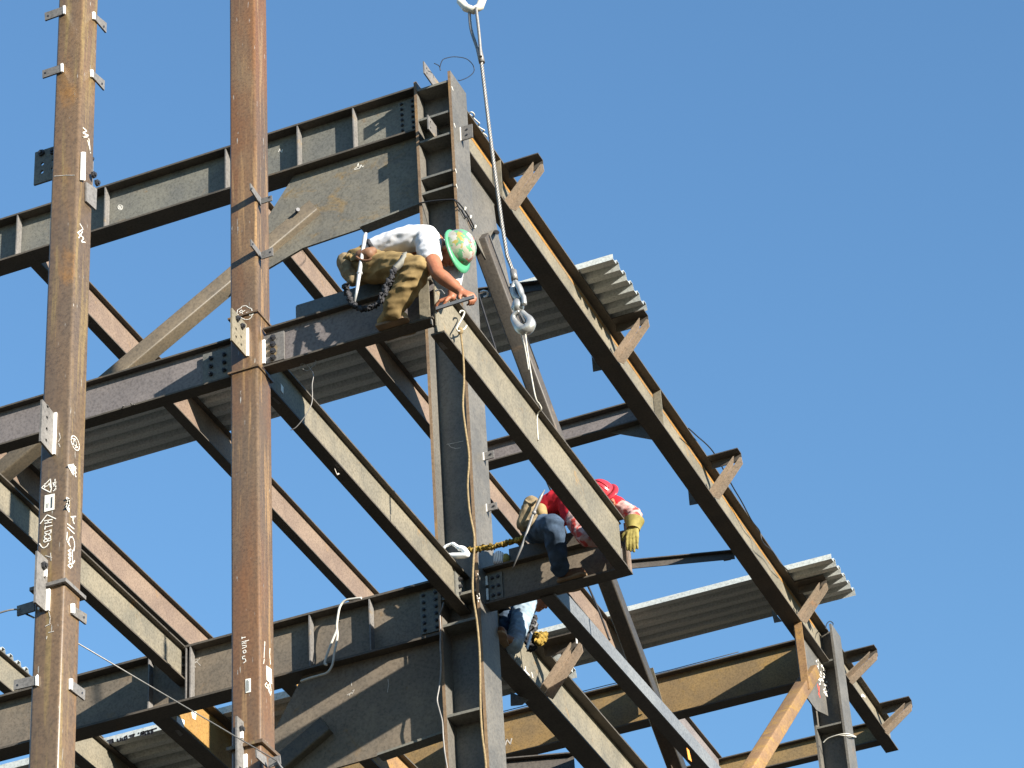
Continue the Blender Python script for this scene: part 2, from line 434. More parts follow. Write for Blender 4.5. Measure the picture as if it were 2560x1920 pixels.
# ------------------------------------------------------------------ far column D
DY = 11.5
t = thing('steel_column', (-.187, DY + .186, GROUND), 'far wide-flange column with rusty edges at the back right corner, wrapped with wire', 'column', 'steel columns')
c = MB(); c.prism([(x, y + DY, GROUND) for x, y in prof], (0, 0, -GROUND - .01)); part('shaft', c, 'column', t)
for z in (-.50, -1.36): part('stiffener', MB().box((-W_ + tf + .001, DY + .006, z - .012), (-tf - .001, DY + .177, z + .012)), 'mill', t)
part('wire_wrap', MB().tube(smooth_path([at(Y4(1130, 1460), 1, DY - .02), at(Y4(1170, 1425), 1, DY - .03), at(Y4(1260, 1395), 1, DY - .03), at(Y4(1330, 1390), 0, .02), at(Y4(1390, 1415), 0, .02), at(Y4(1340, 1405), 0, .03), at(Y4(1240, 1400), 1, DY - .03)]), .007), 'whitecord', t)
part('wire_loop', MB().tube(smooth_path([at(Y4(x, y), 0, -.02) for x, y in ((1150, 560), (1160, 520), (1185, 500), (1210, 520), (1195, 545))]), .006), 'blackwire', t)

# ------------------------------------------------------------------ rusty tube columns
TS = .225; TX = -.21
def tube_column(y0, mat, label, ztop, TX=TX, TS=TS):
    t = thing('tube_column', (TX, y0 + TS / 2, GROUND), label, 'column', 'square tube columns')
    part('shaft', MB().bar((TX, y0 + TS / 2, GROUND), (TX, y0 + TS / 2, ztop), TS, TS, (0, 1, 0), .022), mat, t)
    return t
Y_2 = -3.85
t2 = tube_column(Y_2, 'tube2', 'orange-brown square tube column passing the left end of the white-shirted man\'s beam', .3)
XR2 = TX + TS / 2
def collar(t, y0, z, mat, th=.025, ex=.022, TX=TX, TS=TS):
    x0, x1, ya, yb = TX - TS / 2, TX + TS / 2, y0, y0 + TS
    m_ = MB()
    outer = [(x0 - ex, ya - ex), (x1 + ex, ya - ex), (x1 + ex, yb + ex), (x0 - ex, yb + ex)]
    i = .001
    m_.box((x0 - ex, ya - ex, z - th), (x1 + ex, ya - i, z)); m_.box((x0 - ex, yb + i, z - th), (x1 + ex, yb + ex, z))
    m_.box((x0 - ex, ya - i, z - th), (x0 - i, yb + i, z)); m_.box((x1 + i, ya - i, z - th), (x1 + ex, yb + i, z))
    part('collar_plate', m_, mat, t)
zc2 = at((655, 1850), 1, Y_2).z
collar(t2, Y_2, zc2, 'tube'); collar(t2, Y_2, H1 + .12, 'tube', .015, .012); collar(t2, Y_2, H1 - .37, 'tube', .015, .012)
# floor-level tab standing off the front face, drilled 2 x 3, two bolts on
zt, zb = H1 + .02, H1 - .27
p = part('shear_tab', MB().holed(0, TX + .02, [(Y_2 - .235, zb), (Y_2 - .002, zb), (Y_2 - .002, zt), (Y_2 - .235, zt)], .014, [(Y_2 - .17, zb + .07, .013), (Y_2 - .17, zb + .14, .013), (Y_2 - .09, zb + .05, .013), (Y_2 - .09, zb + .12, .013)]), 'tan', t2)
part('weld_bead', MB().box((TX + .028, Y_2 - .012, zb), (TX + .045, Y_2 - .001, zt - .04)), 'weld', p)
bolts(p, [(TX + .028, Y_2 - .16, zt - .05), (TX + .028, Y_2 - .085, zt - .07)], (1, 0, 0), .024)
# side plates lapping the beam webs
p = part('splice_plate', MB().holed(1, -3.752, [(TX - TS / 2 - .27, H1 - .32), (TX - TS / 2 - .001, H1 - .32), (TX - TS / 2 - .001, H1 - .06), (TX - TS / 2 - .27, H1 - .06)], .012, []), 'mill', t2)
bolts(p, [(TX - TS / 2 - x, -3.759, H1 - z) for x in (.20, .09) for z in (.12, .19, .26)], (0, -1, 0), .017)
p = part('splice_plate', MB().holed(1, -3.752, [(XR2 + .001, H1 - .31), (XR2 + .17, H1 - .31), (XR2 + .17, H1 - .06), (XR2 + .001, H1 - .06)], .012, []), 'plate', t2)
bolts(p, [(XR2 + .085, -3.759, H1 - z) for z in (.10, .16, .22, .28)], (0, -1, 0), .024)
part('weld_bead', MB().box((XR2 + .001, -3.775, H1 - .31), (XR2 + .022, -3.76, H1 - .10)), 'weld', p)
def gtab2(pa, pb, ha, hb):
    q = part('guard_tab', MB().px(0, XR2 + .007, pa, .010), 'plate', t2)
    part('bolt_hole', MB().px(0, XR2 + .013, [(ha[0] + 2.2 * math.cos(R(60 * i)), ha[1] + 3 * math.sin(R(60 * i))) for i in range(6)], .002), 'bolt', q)
    q = part('guard_tab', MB().px(1, Y_2 + .02, pb, .010), 'plate', t2)
    part('bolt_hole', MB().px(1, Y_2 + .013, [(hb[0] + 2.2 * math.cos(R(60 * i)), hb[1] + 2.2 * math.sin(R(60 * i))) for i in range(6)], .002), 'bolt', q)
gtab2([ZA(1975, 1448), ZA(2062, 1570), ZA(2060, 1625), ZA(1978, 1500)], [ZA(2062, 1572), ZA(2148, 1545), ZA(2150, 1585), ZA(2064, 1612)], ZA(1988, 1490), ZA(2128, 1557))
gtab2([ZC(1978, 310), ZC(2064, 425), ZC(2064, 470), ZC(1982, 362)], [ZC(2064, 415), ZC(2155, 375), ZC(2158, 440), ZC(2068, 468)], ZC(1996, 348), ZC(2135, 410))
# lower guard tab + splice tab
p = part('splice_plate', MB().holed(0, TX - .02, [(Y_2 - .10, zc2 - .27), (Y_2 - .002, zc2 - .27), (Y_2 - .002, zc2 + .17), (Y_2 - .10, zc2 + .17)], .014, []), 'plate', t2)
bolts(p, [(TX - .012, Y_2 - .05, zc2 + .09)], (1, 0, 0), .026)
part('weld_bead', MB().box((TX - .012, Y_2 - .014, zc2 - .27), (TX + .012, Y_2 - .001, zc2 - .08)), 'weld', p)
part('weld_bead', MB().box((TX - .012, Y_2 - .06, zc2 + .02), (TX + .006, Y_2 - .045, zc2 + .07)), 'weld', p)
q5 = Zm(560, 1680, .14466)
part('guard_tab', MB().px(0, XR2 + .03, [q5(545, 1340), q5(720, 1470), q5(750, 1659), q5(560, 1480)], .01), 'plate', t2)
p = part('guard_tab', MB().px(1, Y_2 - .02, [q5(770, 1500), q5(970, 1440), q5(985, 1590), q5(770, 1659)], .01), 'plate', t2)
ch = MB()
q4 = Zm(500, 760, .14466)
def zs(f, *pl): return [[f(x, y) for x, y in l_] for l_ in pl]
cloud = [(700, 210), (640, 170), (650, 100), (700, 80), (730, 40), (800, 30), (845, 65), (890, 80), (905, 130), (930, 165), (900, 200), (890, 235), (840, 270), (790, 270), (730, 250), (700, 210)]
ch.strokes(1, Y_2, zs(q4, cloud, [(600, 210), (700, 190), (660, 270), (600, 210)], [(640, 215), (680, 205), (660, 245)], [(700, 270), (700, 330)]), .0035)
ch.strokes(1, Y_2, zs(q4, [(680, 140), (720, 100), (740, 140), (780, 110)], [(690, 160), (720, 140), (740, 180)], [(800, 150), (850, 140), (880, 190), (910, 175)], [(735, 190), (760, 170)], [(830, 160), (870, 200)]), .004)
ch.strokes(1, Y_2, zs(ZF, [(1925, 830), (1945, 815), (1935, 795), (1918, 800), (1915, 780), (1935, 775)], [(1925, 755), (1945, 745), (1940, 725), (1920, 735), (1925, 755)], [(1915, 715), (1945, 705), (1945, 690), (1915, 695)], [(1912, 680), (1945, 672)], [(1928, 677), (1928, 660)], [(1912, 665), (1945, 655)], [(1912, 640), (1912, 625)], [(1912, 632), (1940, 626)], [(1940, 660), (1965, 650)]), .004)
part('chalk_writing', ch, 'chalk', t2)
ch = MB()
ch.strokes(0, XR2, zs(ZG, [(195, 660), (193, 700), (190, 740), (188, 790)], [(235, 715), (232, 760), (236, 800), (240, 840)], [(190, 800), (185, 835)]), .004)
ch.strokes(0, XR2, zs(ZG, [(210, 985), (195, 1005), (212, 1030), (235, 990), (245, 1050), (240, 1085)], [(215, 1000), (228, 1060)], [(225, 1010), (235, 1070)]), .005)
part('chalk_writing', ch, 'chalk', t2)
part('label_sticker', MB().px(1, Y_2 - .003, [ZF(1940, 958), ZF(1980, 950), ZF(1980, 1058), ZF(1942, 1066)], .002), 'label', t2)
part('label_sticker', MB().px(0, XR2 + .003, [ZG(208, 850), ZG(248, 880), ZG(252, 998), ZG(212, 965)], .002), 'label', t2)
part('barcode', MB().strokes(1, Y_2 - .004, zs(ZF, [(1950, 965), (1950, 1055)], [(1958, 963), (1958, 1053)], [(1968, 970), (1968, 1050)]), .0016, .001), 'ink', t2)

Y_1 = -6.42
t1 = tube_column(Y_1, 'tube', 'rusty square tube column nearest the camera with chalked South marks, far left of the photo', .3, -.226, .205)
zc1 = at((153, 1452), 1, Y_1).z
TX, TS_ = -.226, .205
XR1 = TX + TS_ / 2
collar(t1, Y_1, zc1, 'plate', TX=TX, TS=TS_)
Z1 = at((150, 455), 1, Y_1).z
# through plate at the floor level above the frame's open bay
qa = Zm(0, 380, .14466)
p = part('splice_plate', MB().holed(1, Y_1 + TS_ / 2, [(TX - TS_ / 2 - .19, H1 - .31), (TX - TS_ / 2 - .001, H1 - .31), (TX - TS_ / 2 - .001, H1 - .03), (TX - TS_ / 2 - .19, H1 - .03)], .014,
     [(TX - TS_ / 2 - x, H1 - z, .014) for x in (.13, .045) for z in (.15, .22)]), 'mill', t1)
bolts(p, [(TX - TS_ / 2 - .135, Y_1 + TS_ / 2 - .008, H1 - .06), (TX - TS_ / 2 - .045, Y_1 + TS_ / 2 - .008, H1 - .08)], (0, -1, 0), .024)
p = part('splice_plate', MB().holed(0, TX + .01, [(Y_1 + TS_ + .001, H1 - .31), (Y_1 + TS_ + .14, H1 - .31), (Y_1 + TS_ + .14, H1 - .03), (Y_1 + TS_ + .001, H1 - .03)], .014, []), 'plate', t1)
bolts(p, [(TX + .018, Y_1 + TS_ + .09, H1 - .06), (TX + .018, Y_1 + TS_ + .05, H1 - .10)], (1, 0, 0), .022)
pw = at(qa(1660, 620), 0, XR1 + .02)
p = part('shear_tab', MB().px(0, XR1 + .01, [qa(1480, 520), qa(1665, 640), qa(1650, 1005), qa(1480, 850)], .012), 'plate', t1)
part('weld_bead', MB().px(0, XR1 + .012, [qa(1412, 0), qa(1470, 10), qa(1462, 495), qa(1398, 480)], .012), 'weld', t1)
bolts(p, [at(qa(1600, 400), 0, XR1 + .018), at(qa(1660, 540), 0, XR1 + .018)], (1, 0, 0), .026)
# four-hole tab
yb_ = at((138, 1080), 0, TX + .01).y
zt, zb = at(Zm(0, 960, .14466)(960, 510), 1, Y_1).z, at(Zm(0, 960, .14466)(940, 1225), 1, Y_1).z
p = part('shear_tab', MB().holed(0, TX - .015, [(Y_1 - .15, zb + .02), (Y_1 - .001, zb - .0), (Y_1 - .001, zt), (Y_1 - .15, zt + .02)], .014, [(Y_1 - .085, zb + .06 + k * .085, .013) for k in range(4)]), 'plate', t1)
part('weld_bead', MB().box((TX - .007, Y_1 - .012, zb), (TX + .012, Y_1 - .001, zt)), 'weld', p)
# splice plate over the collar
p = part('splice_plate', MB().holed(0, TX - .02, [(Y_1 - .13, zc1 - .19), (Y_1 - .002, zc1 - .19), (Y_1 - .002, zc1 + .17), (Y_1 - .13, zc1 + .17)], .014, []), 'plate', t1)
bolts(p, [(TX - .012, Y_1 - .06, zc1 + .10)], (1, 0, 0), .026)
part('weld_bead', MB().box((TX - .012, Y_1 - .014, zc1 - .19), (TX + .010, Y_1 - .001, zc1 - .04)), 'weld', p)
part('weld_bead', MB().box((TX - .012, Y_1 - .05, zc1 + .03), (TX + .004, Y_1 - .035, zc1 + .08)), 'weld', p)
def front_tab(pts, weld, hole):
    q = part('guard_tab', MB().px(1, Y_1 - .007, pts, .012), 'plate', t1)
    part('weld_bead', MB().px(1, Y_1 - .010, weld, .014), 'weld', q)
    part('bolt_hole', MB().px(1, Y_1 - .013, [(hole[0] + 3 * math.cos(a), hole[1] + 3 * math.sin(a)) for a in [R(60 * i) for i in range(6)]], .002), 'bolt', q)
def side_tab(pts, weld, hole):
    q = part('guard_tab', MB().px(0, XR1 + .007, pts, .012), 'plate', t1)
    part('weld_bead', MB().px(0, XR1 + .010, weld, .014), 'weld', q)
    part('bolt_hole', MB().px(0, XR1 + .013, [(hole[0] + 2.5 * math.cos(a), hole[1] + 3.5 * math.sin(a)) for a in [R(60 * i) for i in range(6)]], .002), 'bolt', q)
front_tab([ZA(355, 105), ZA(515, 50), ZA(515, 108), ZA(358, 165)], [ZA(500, 50), ZA(516, 45), ZA(516, 108), ZA(502, 112)], ZA(380, 125))
front_tab([ZA(337, 560), ZA(498, 508), ZA(498, 565), ZA(338, 620)], [ZA(482, 508), ZA(498, 502), ZA(498, 565), ZA(484, 570)], ZA(357, 577))
side_tab([ZA(742, 105), ZA(838, 185), ZA(835, 260), ZA(742, 150)], [ZA(733, 92), ZA(746, 100), ZA(746, 155), ZA(735, 148)], ZA(820, 210))
side_tab([ZA(728, 560), ZA(822, 640), ZA(820, 715), ZA(728, 610)], [ZA(717, 548), ZA(732, 556), ZA(732, 612), ZA(720, 605)], ZA(806, 662))
q6 = Zm(0, 1600, .14466)
front_tab([q6(245, 700), q6(650, 615), q6(655, 775), q6(240, 870)], [q6(620, 640), q6(655, 600), q6(655, 785), q6(625, 795)], q6(300, 780))
side_tab([q6(1215, 690), q6(1460, 865), q6(1450, 1045), q6(1215, 865)], [q6(1205, 665), q6(1245, 680), q6(1240, 860), q6(1205, 850)], q6(1420, 915))
q3 = Zm(0, 1380, .14466)
front_tab([q3(300, 940), q3(600, 850), q3(600, 1020), q3(300, 1110)], [q3(655, 960), q3(700, 950), q3(690, 1000), q3(660, 1005)], q3(340, 990))
side_tab([q3(1235, 920), q3(1490, 1080), q3(1480, 1255), q3(1235, 1075)], [q3(1230, 890), q3(1280, 900), q3(1280, 1065), q3(1235, 1050)], q3(1450, 1130))
# chalk: front face
qs = Zm(80, 1220, .12055); qt = Zm(80, 1100, .07234)
ch = MB()
ch.strokes(1, Y_1, zs(qs, [(160, 1155), (210, 1230), (250, 1245), (310, 1210), (345, 1150)],                     # <
    [(385, 1040), (395, 1075), (355, 1105), (320, 1070), (270, 1060), (245, 1100), (265, 1130), (320, 1105), (330, 1060)],    # S
    [(260, 1000), (320, 960), (380, 985), (390, 1040), (320, 1055), (262, 1040), (260, 1000)],                                  # O
    [(265, 920), (350, 890), (395, 870), (395, 930), (340, 960), (270, 945)],                                                   # U
    [(270, 860), (275, 775), (272, 815)], [(275, 815), (420, 780)],                                                              # T
    [(270, 735), (405, 715)], [(260, 685), (420, 655)], [(335, 725), (335, 670)],                                               # H
    [(175, 740), (315, 555), (495, 640)]), .0045)                                                                               # >
ch.strokes(1, Y_1, zs(qt, [(330, 1659), (640, 1350), (670, 1659)], [(440, 1520), (440, 1659)], [(450, 1620), (560, 1580), (610, 1480), (640, 1640)], [(800, 1360), (800, 1440), (760, 1500), (840, 1460)], [(730, 1480), (750, 1560), (830, 1520)], [(740, 1600), (830, 1580), (820, 1640)]), .004)
ch.strokes(1, Y_1, zs(qs, [(205, 0), (385, 95), (405, 0)], [(445, 60), (475, 55), (470, 20), (500, 20)]), .0045)
part('chalk_writing', ch, 'chalk', t1)
ch = MB()
ch.strokes(1, Y_1, zs(ZA, [(430, 1392), (520, 1385), (590, 1385)]), .003)
ch.strokes(1, Y_1, zs(ZE, [(470, 262), (478, 300), (462, 330)], [(465, 345), (475, 372)], [(360, 1230), (410, 1245)], [(400, 1210), (405, 1270)]), .004)
ch.strokes(1, Y_1, zs(ZF, [(380, 400), (398, 470), (392, 530)], [(360, 540), (400, 520)], [(385, 590), (425, 580)], [(368, 640), (372, 620)]), .004)
part('chalk_scratch', ch, 'faint', t1)
part('label_sticker', MB().px(1, Y_1 - .003, [ZE(355, 755), ZE(430, 740), ZE(428, 865), ZE(350, 885)], .002), 'label', t1)
part('label_print', MB().strokes(1, Y_1 - .004, zs(ZE, [(414, 765), (412, 850)], [(406, 768), (404, 852)], [(368, 820), (367, 855)], [(382, 815), (380, 850)]), .0022, .001), 'ink', t1)
# chalk: side face
ch = MB()
qb = Zm(0, 960, .14466)
def oval(cx, cy, a, b, tilt=0, n=18): return [(cx + a * math.cos(R(360 * i / n)) + tilt * b * math.sin(R(360 * i / n)), cy + b * math.sin(R(360 * i / n))) for i in range(n + 1)]
ch.strokes(0, XR1, zs(qb, oval(1296, 1022, 62, 128, .28), oval(1292, 1025, 26, 46, .2), oval(1292, 1025, 10, 20, .2), [(1240, 940), (1300, 960)], [(1300, 1100), (1340, 1090)], [(1240, 1030), (1262, 1040)]), .004)
ch.strokes(0, XR1, zs(qb, [(1170, 1410), (1275, 1392), (1265, 1575), (1170, 1410)], [(1205, 1425), (1255, 1415), (1250, 1500)], [(1225, 1440), (1250, 1540)], [(1290, 1440), (1310, 1440), (1290, 1500), (1312, 1520), (1290, 1560), (1308, 1605)]), .006)
ch.strokes(0, XR1, zs(qs, [(715, 215), (770, 240), (735, 300), (765, 340), (710, 400), (760, 485)], [(730, 225), (760, 300), (720, 350), (760, 440)]), .011)
ch.strokes(0, XR1, zs(qs, [(800, 600), (900, 592)], [(845, 595), (845, 690), (870, 740)], [(730, 745), (865, 850)], [(735, 820), (870, 945)], [(725, 920), (715, 1090), (790, 1225), (750, 1120), (770, 1030), (830, 1010), (870, 1100), (880, 1200), (860, 1310)],
    [(800, 1270), (740, 1310), (810, 1350), (735, 1390), (815, 1400), (740, 1460), (800, 1470), (760, 1540)], [(830, 1290), (835, 1580), (880, 1510)], [(800, 1560), (740, 1610), (790, 1659), (830, 1620), (800, 1560)]), .005)
ch.strokes(0, XR1, zs(ZA, [(655, 1010), (685, 1035), (650, 1050), (700, 1070), (648, 1085), (690, 1080)], [(700, 1095), (712, 1200)], [(690, 1110), (704, 1160), (714, 1210)]), .005)
ch.strokes(0, XR1, zs(ZC, [(630, 190), (655, 230), (610, 260), (660, 300), (640, 330), (670, 335)], [(620, 300), (650, 250)]), .005)
part('chalk_writing', ch, 'chalk', t1)
part('scraped_patch', MB().px(0, XR1 + .002, [ZA(640, 1205), ZA(670, 1200), ZA(668, 1420), ZA(638, 1415)], .002), 'weld', t1)

TX = -.21
# ------------------------------------------------------------------ upper girder T, lower girder G (main facade)
YT = .165
def girder(name, x0, x1, ztop, d, bw, label, stiffs, mat='mill', splice=None, tfl=.02):
    t = thing(name, ((x0 + x1) / 2, YT, ztop - d), label, 'girder', 'main girders of the facade')
    isec(t, 0, x0, x1, YT, ztop, d, bw, mat, tfl, .014)
    for x in stiffs:
        part('stiffener', MB().box((x - .006, YT - bw / 2 + .004, ztop - d + tfl + .001), (x + .006, YT - .0205, ztop - tfl - .001)), 'plate', t)
    return t
tg = girder('steel_girder', -9.0, -.376, 0.0, .525, .22, 'upper dark girder with big gusset plate, running left from the corner column top', (-4.64, -3.67, -2.37, -1.61, -1.03))
def splice(t, xa, xb, za, zb, n, y=YT - .007):
    p = part('splice_plate', MB().box((xa, y - .014, za), (xb, y, zb)), 'mill', t)
    for k in range(n):
        for x in ((xa + .035, xb - .035) if xb - xa > .1 else ((xa + xb) / 2,)):
            part('bolt', MB().hexbolt((x, y - .014, za + (k + .5) * (zb - za) / n), (0, -1, 0), .016, .022), 'bolt', p)
splice(tg, -.60, -.42, -.44, -.06, 6)
def gusset(t, dz, zt):
    g_ = MB().prism([(x, YT - .011, z + dz) for x, z in ((-1.70, zt - dz - .001), (-.377, zt - dz - .001), (-.377, -1.325), (-1.065, -1.385), (-1.62, -1.405), (-2.30, -1.62), (-2.40, -1.47), (-1.98, -.925))], (0, .022, 0))
    part('gusset_plate', g_, 'millrust' if dz == 0 else 'brown', t)
    e = MB().prism([(x, YT - .06, z + dz) for x, z in ((-.377, -1.326), (-1.02, -1.386), (-1.02, -1.406), (-.377, -1.346))], (0, .12, 0))
    part('edge_plate', e, 'mill', t)
gusset(tg, 0, -.525)
part('rust_streak', MB().strokes(1, YT - .011, zs(ZB, [(905, 1018), (925, 1005), (935, 970), (940, 1005), (950, 1010), (955, 985), (968, 1005), (975, 995)], [(905, 1025), (945, 1015)]), .004), 'chalk', tg)
part('chalk_mark', MB().strokes(1, YT - .007, zs(ZC, [(930, 60), (940, 40), (955, 40), (970, 50), (965, 75), (945, 80), (930, 60), (962, 75), (945, 45), (940, 75), (965, 45)]), .004), 'chalk', tg)
part('chalk_mark', MB().strokes(1, YT - .007, zs(ZB, [(305, 885), (315, 860), (318, 880), (335, 878), (335, 865), (330, 890)]), .004), 'chalk', tg)
gl = girder('steel_girder', -9.0, -.376, H1, .54, .20, 'lower brown girder with white cord, running left from the middle of the corner column', (-3.12, -2.72, -1.59, -1.03), 'brown')
splice(gl, -.60, -.42, H1 - .45, H1 - .05, 6)
gusset(gl, -5.43, H1 - .54)
part('chalk_mark', MB().strokes(1, YT - .011, zs(ZG, [(880, 980), (882, 1010)]), .004), 'faint', gl)
part('chalk_mark', MB().strokes(1, YT - .011, zs(ZG, [(845, 1085), (865, 1070), (860, 1090), (880, 1060), (885, 1075), (905, 1040), (890, 1050)]), .004), 'faint', gl)
part('chalk_mark', MB().strokes(1, YT - .011, zs(ZG, [(1170, 960), (1175, 1000), (1165, 1060)]), .004), 'faint', gl)
part('chalk_mark', MB().strokes(1, YT - .007, zs(ZF, [(1525, 795), (1545, 830), (1580, 790)], [(1520, 860), (1550, 815), (1585, 850)], [(1530, 805), (1575, 800)], [(1535, 845), (1545, 865)]), .004), 'faint', gl)
gr = thing('steel_girder', (.7, YT, H1 - .54), 'short cantilever girder on which the man in red sits, right of the corner column', 'girder', 'main girders of the facade')
XGE = 1.262
isec(gr, 0, .002, XGE, YT, H1, .35, .14, 'brown', .016, .010)
splice(gr, .03, .15, H1 - .30, H1 - .05, 3)
part('end_plate', MB().box((XGE - .06, YT - .066, H1 - .333), (XGE - .05, YT - .006, H1 - .017)), 'plate', gr)
part('end_plate', MB().box((XGE - .014, YT - .02, H1 - .33), (XGE - .003, YT + .066, H1 + .10)), 'pink', gr)
part('weld_bead', MB().box((.004, YT - .03, H1 - .15), (.022, YT - .0225, H1 - .06)), 'weld', gr)
part('weld_bead', MB().box((.004, YT - .03, H1 - .29), (.022, YT - .0225, H1 - .18)), 'weld', gr)

# ------------------------------------------------------------------ nearer beam M (in line with the tube column)
YM = -3.725
t = thing('steel_beam', (-4.5, YM, H1 - .351), 'grey-plum beam left of the orange tube column, chalked with a number four underneath', 'beam', GB)
isec(t, 0, -9.0, TX - TS / 2 - .01, YM, H1, .351, .112, 'plum', .014, .009)
part('chalk_mark', MB().strokes(2, H1 - .353, zs(ZE, [(975, 50), (960, 75), (985, 95), (1010, 75)], [(1000, 75), (1075, 55)], [(1030, 30), (1095, 100)], [(1040, 50), (1060, 40)]), .007, -.004), 'faint', t)
t = thing('steel_beam', (.6, YM, H1 - .351), 'short cantilever beam right of the orange tube column, straddled by the man in white', 'beam', GB)
XME = 1.265
isec(t, 0, XR2 + .01, XME, YM, H1, .351, .112, 'plum', .014, .009)
part('end_angle', MB().box((XME - .10, YM - .054, H1 - .335), (XME - .09, YM - .006, H1 + .11)).box((XME - .09, YM - .054, H1 - .335), (XME - .02, YM - .046, H1 + .10)), 'tan', t)
part('erection_lug', MB().box((XME - .02, YM - .05, H1 - .40), (XME - .012, YM + .0, H1 - .352)), 'plate', t)
# channels lying on the cantilevers behind the two men
xa = at(ZD(455, 700), 1, YM + .03).x
solo('steel_channel', MB().box((xa, YM - .002, H1 + .001), (1.10, YM + .010, H1 + .15)).box((xa, YM + .0105, H1 + .138), (1.10, YM + .05, H1 + .17)).box((xa, YM + .0105, H1 + .001), (1.10, YM + .05, H1 + .013)), 'channel',
     'blue-grey steel channel standing on the beam behind the man in white', 'channel', 'channels lying on the beams')
xa = at(ZH(860, 1200), 1, YT).x
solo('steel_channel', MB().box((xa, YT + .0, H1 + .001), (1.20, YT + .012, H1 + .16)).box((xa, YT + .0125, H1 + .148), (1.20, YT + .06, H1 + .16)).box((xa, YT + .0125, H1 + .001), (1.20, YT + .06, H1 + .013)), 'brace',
     'dark steel channel standing on the girder under the man in red', 'channel', 'channels lying on the beams')

# ------------------------------------------------------------------ beams running away from the camera
def ybeam(x, y0_, y1_, ztop, d, bw, mat, label, tf=.014, tw=.009, name='steel_beam', group=GB):
    t = thing(name, (x, (y0_ + y1_) / 2, ztop - d), label, 'beam', group)
    isec(t, 1, y0_, y1_, x, ztop, d, bw, mat, tf, tw)
    return t
yl = ybeam(-2.82, YM + .06, YT - .012, H1, .33, .10, 'tan', 'stained tan beam bolted to the lower girder, passing behind the nearest tube column')
bolts(yl, [(-2.815, YT - .06, H1 - z) for z in (.09, .17, .25)], (1, 0, 0), .018)
part('connection_plate', MB().box((-2.7655, YT - .097, H1 - .518), (-2.755, YT - .008, H1 - .022)), 'plate', yl)
y2 = ybeam(-.205, Y_2 + TS + .012, YT + .012, H1, .351, .105, 'tan', 'tan beam from the orange tube column to the corner column, figure six on its web')
q4b = Zm(500, 760, .14466)
part('end_angle', MB().box((-.200, Y_2 + TS + .03, H1 - .30), (-.188, Y_2 + TS + .12, H1 - .05)), 'channel', y2)
p = part('splice_plate', MB().box((-.1995, YT - .22, H1 - .30), (-.186, YT - .02, H1 - .06)), 'mill', y2)
bolts(p, [(-.186, YT - .15, H1 - z) for z in (.10, .17, .24)], (1, 0, 0), .018)
part('label_sticker', MB().px(0, -.198, [q4b(1395, 1370), q4b(1440, 1440), q4b(1440, 1560), q4b(1395, 1490)], .002), 'label', y2)
part('chalk_mark', MB().strokes(0, -.200, [[(836, 1170), (842, 1186), (856, 1180), (862, 1174)], [(852, 1168), (868, 1188)]], .008), 'faint', y2)
part('label_sticker', MB().px(2, H1 - .353, [ZD(245, 1400), ZD(265, 1400), ZD(325, 1450), ZD(300, 1455)], .002), 'plate', y2)

XI = 1.28
ei = thing('hoisted_beam', (XI, -2, H1 - .475), 'pale tan edge beam still hanging from the crane hook, between the two seated men', 'beam', GB)
isec(ei, 1, -3.50, -.08, XI, H1, .475, .105, 'tan', .015, .009)
part('coped_end', MB().box((XI - .0045, -3.76, H1 - .461), (XI + .0045, -3.4995, H1 - .06)), 'tan', ei)
part('coped_end', MB().box((XI - .0525, -3.74, H1 - .475), (XI + .0525, -3.5005, H1 - .46)), 'flange', ei)
part('label_sticker', MB().px(2, H1 - .477, [ZD(1565, 970), ZD(1590, 965), ZD(1640, 1015), ZD(1605, 1030)], .002), 'plate', ei)
part('bolt_hole', MB().px(2, H1 - .017, [ZH(1690 + 12 * math.cos(R(a_)), 957 + 8 * math.sin(R(a_))) for a_ in range(0, 360, 45)], .002), 'weld', ei)

p0b = ybeam(-6.82, YT + .115, 11.66, 0, .41, .115, 'pink', 'reddish upper-floor beam just above the stained tan beam at the lower left')
p1 = ybeam(-4.62, YT + .115, 11.66, 0, .41, .115, 'pink', 'reddish upper-floor beam crossing behind the left brace')
p2 = ybeam(-2.42, YT + .115, 11.66, 0, .38, .105, 'pink', 'reddish upper-floor beam passing behind the corner column')
p3 = ybeam(-2.42, 11.88, 14.16, 0, .30, .105, 'plum', 'purplish upper-floor beam beyond the far rusty girder')
l1 = ybeam(-3.13, YT + .105, 11.6, H1, .50, .17, 'ochre', 'ochre sunlit lower-floor beam under the lower girder, with two white patches')
part('paint_patch', MB().px(0, -3.123, [(442, 1790), (461, 1801), (460, 1820), (442, 1807)], .002), 'label', l1)
part('paint_patch', MB().px(0, -3.123, [(478, 1775), (491, 1780), (489, 1800), (481, 1795)], .002), 'label', l1)
part('label_sticker', MB().px(2, H1 - .502, [(437, 1826), (447, 1824), (458, 1836), (450, 1841)], .002), 'plate', l1)
l2 = ybeam(-4.25, YT + .105, 11.6, H1, .36, .11, 'tan', 'tan lower-floor beam at the bottom left under the lower girder')
l3 = ybeam(-9.2, .3, 11.6, 0, .42, .12, 'tan', 'tan upper-floor beam at the far left edge, deck ends above it')
l4 = ybeam(-2.0, YT + .105, 11.6, H1, .40, .12, 'rustbrace', 'rusty lower-floor beam just visible below the lower gusset plate')

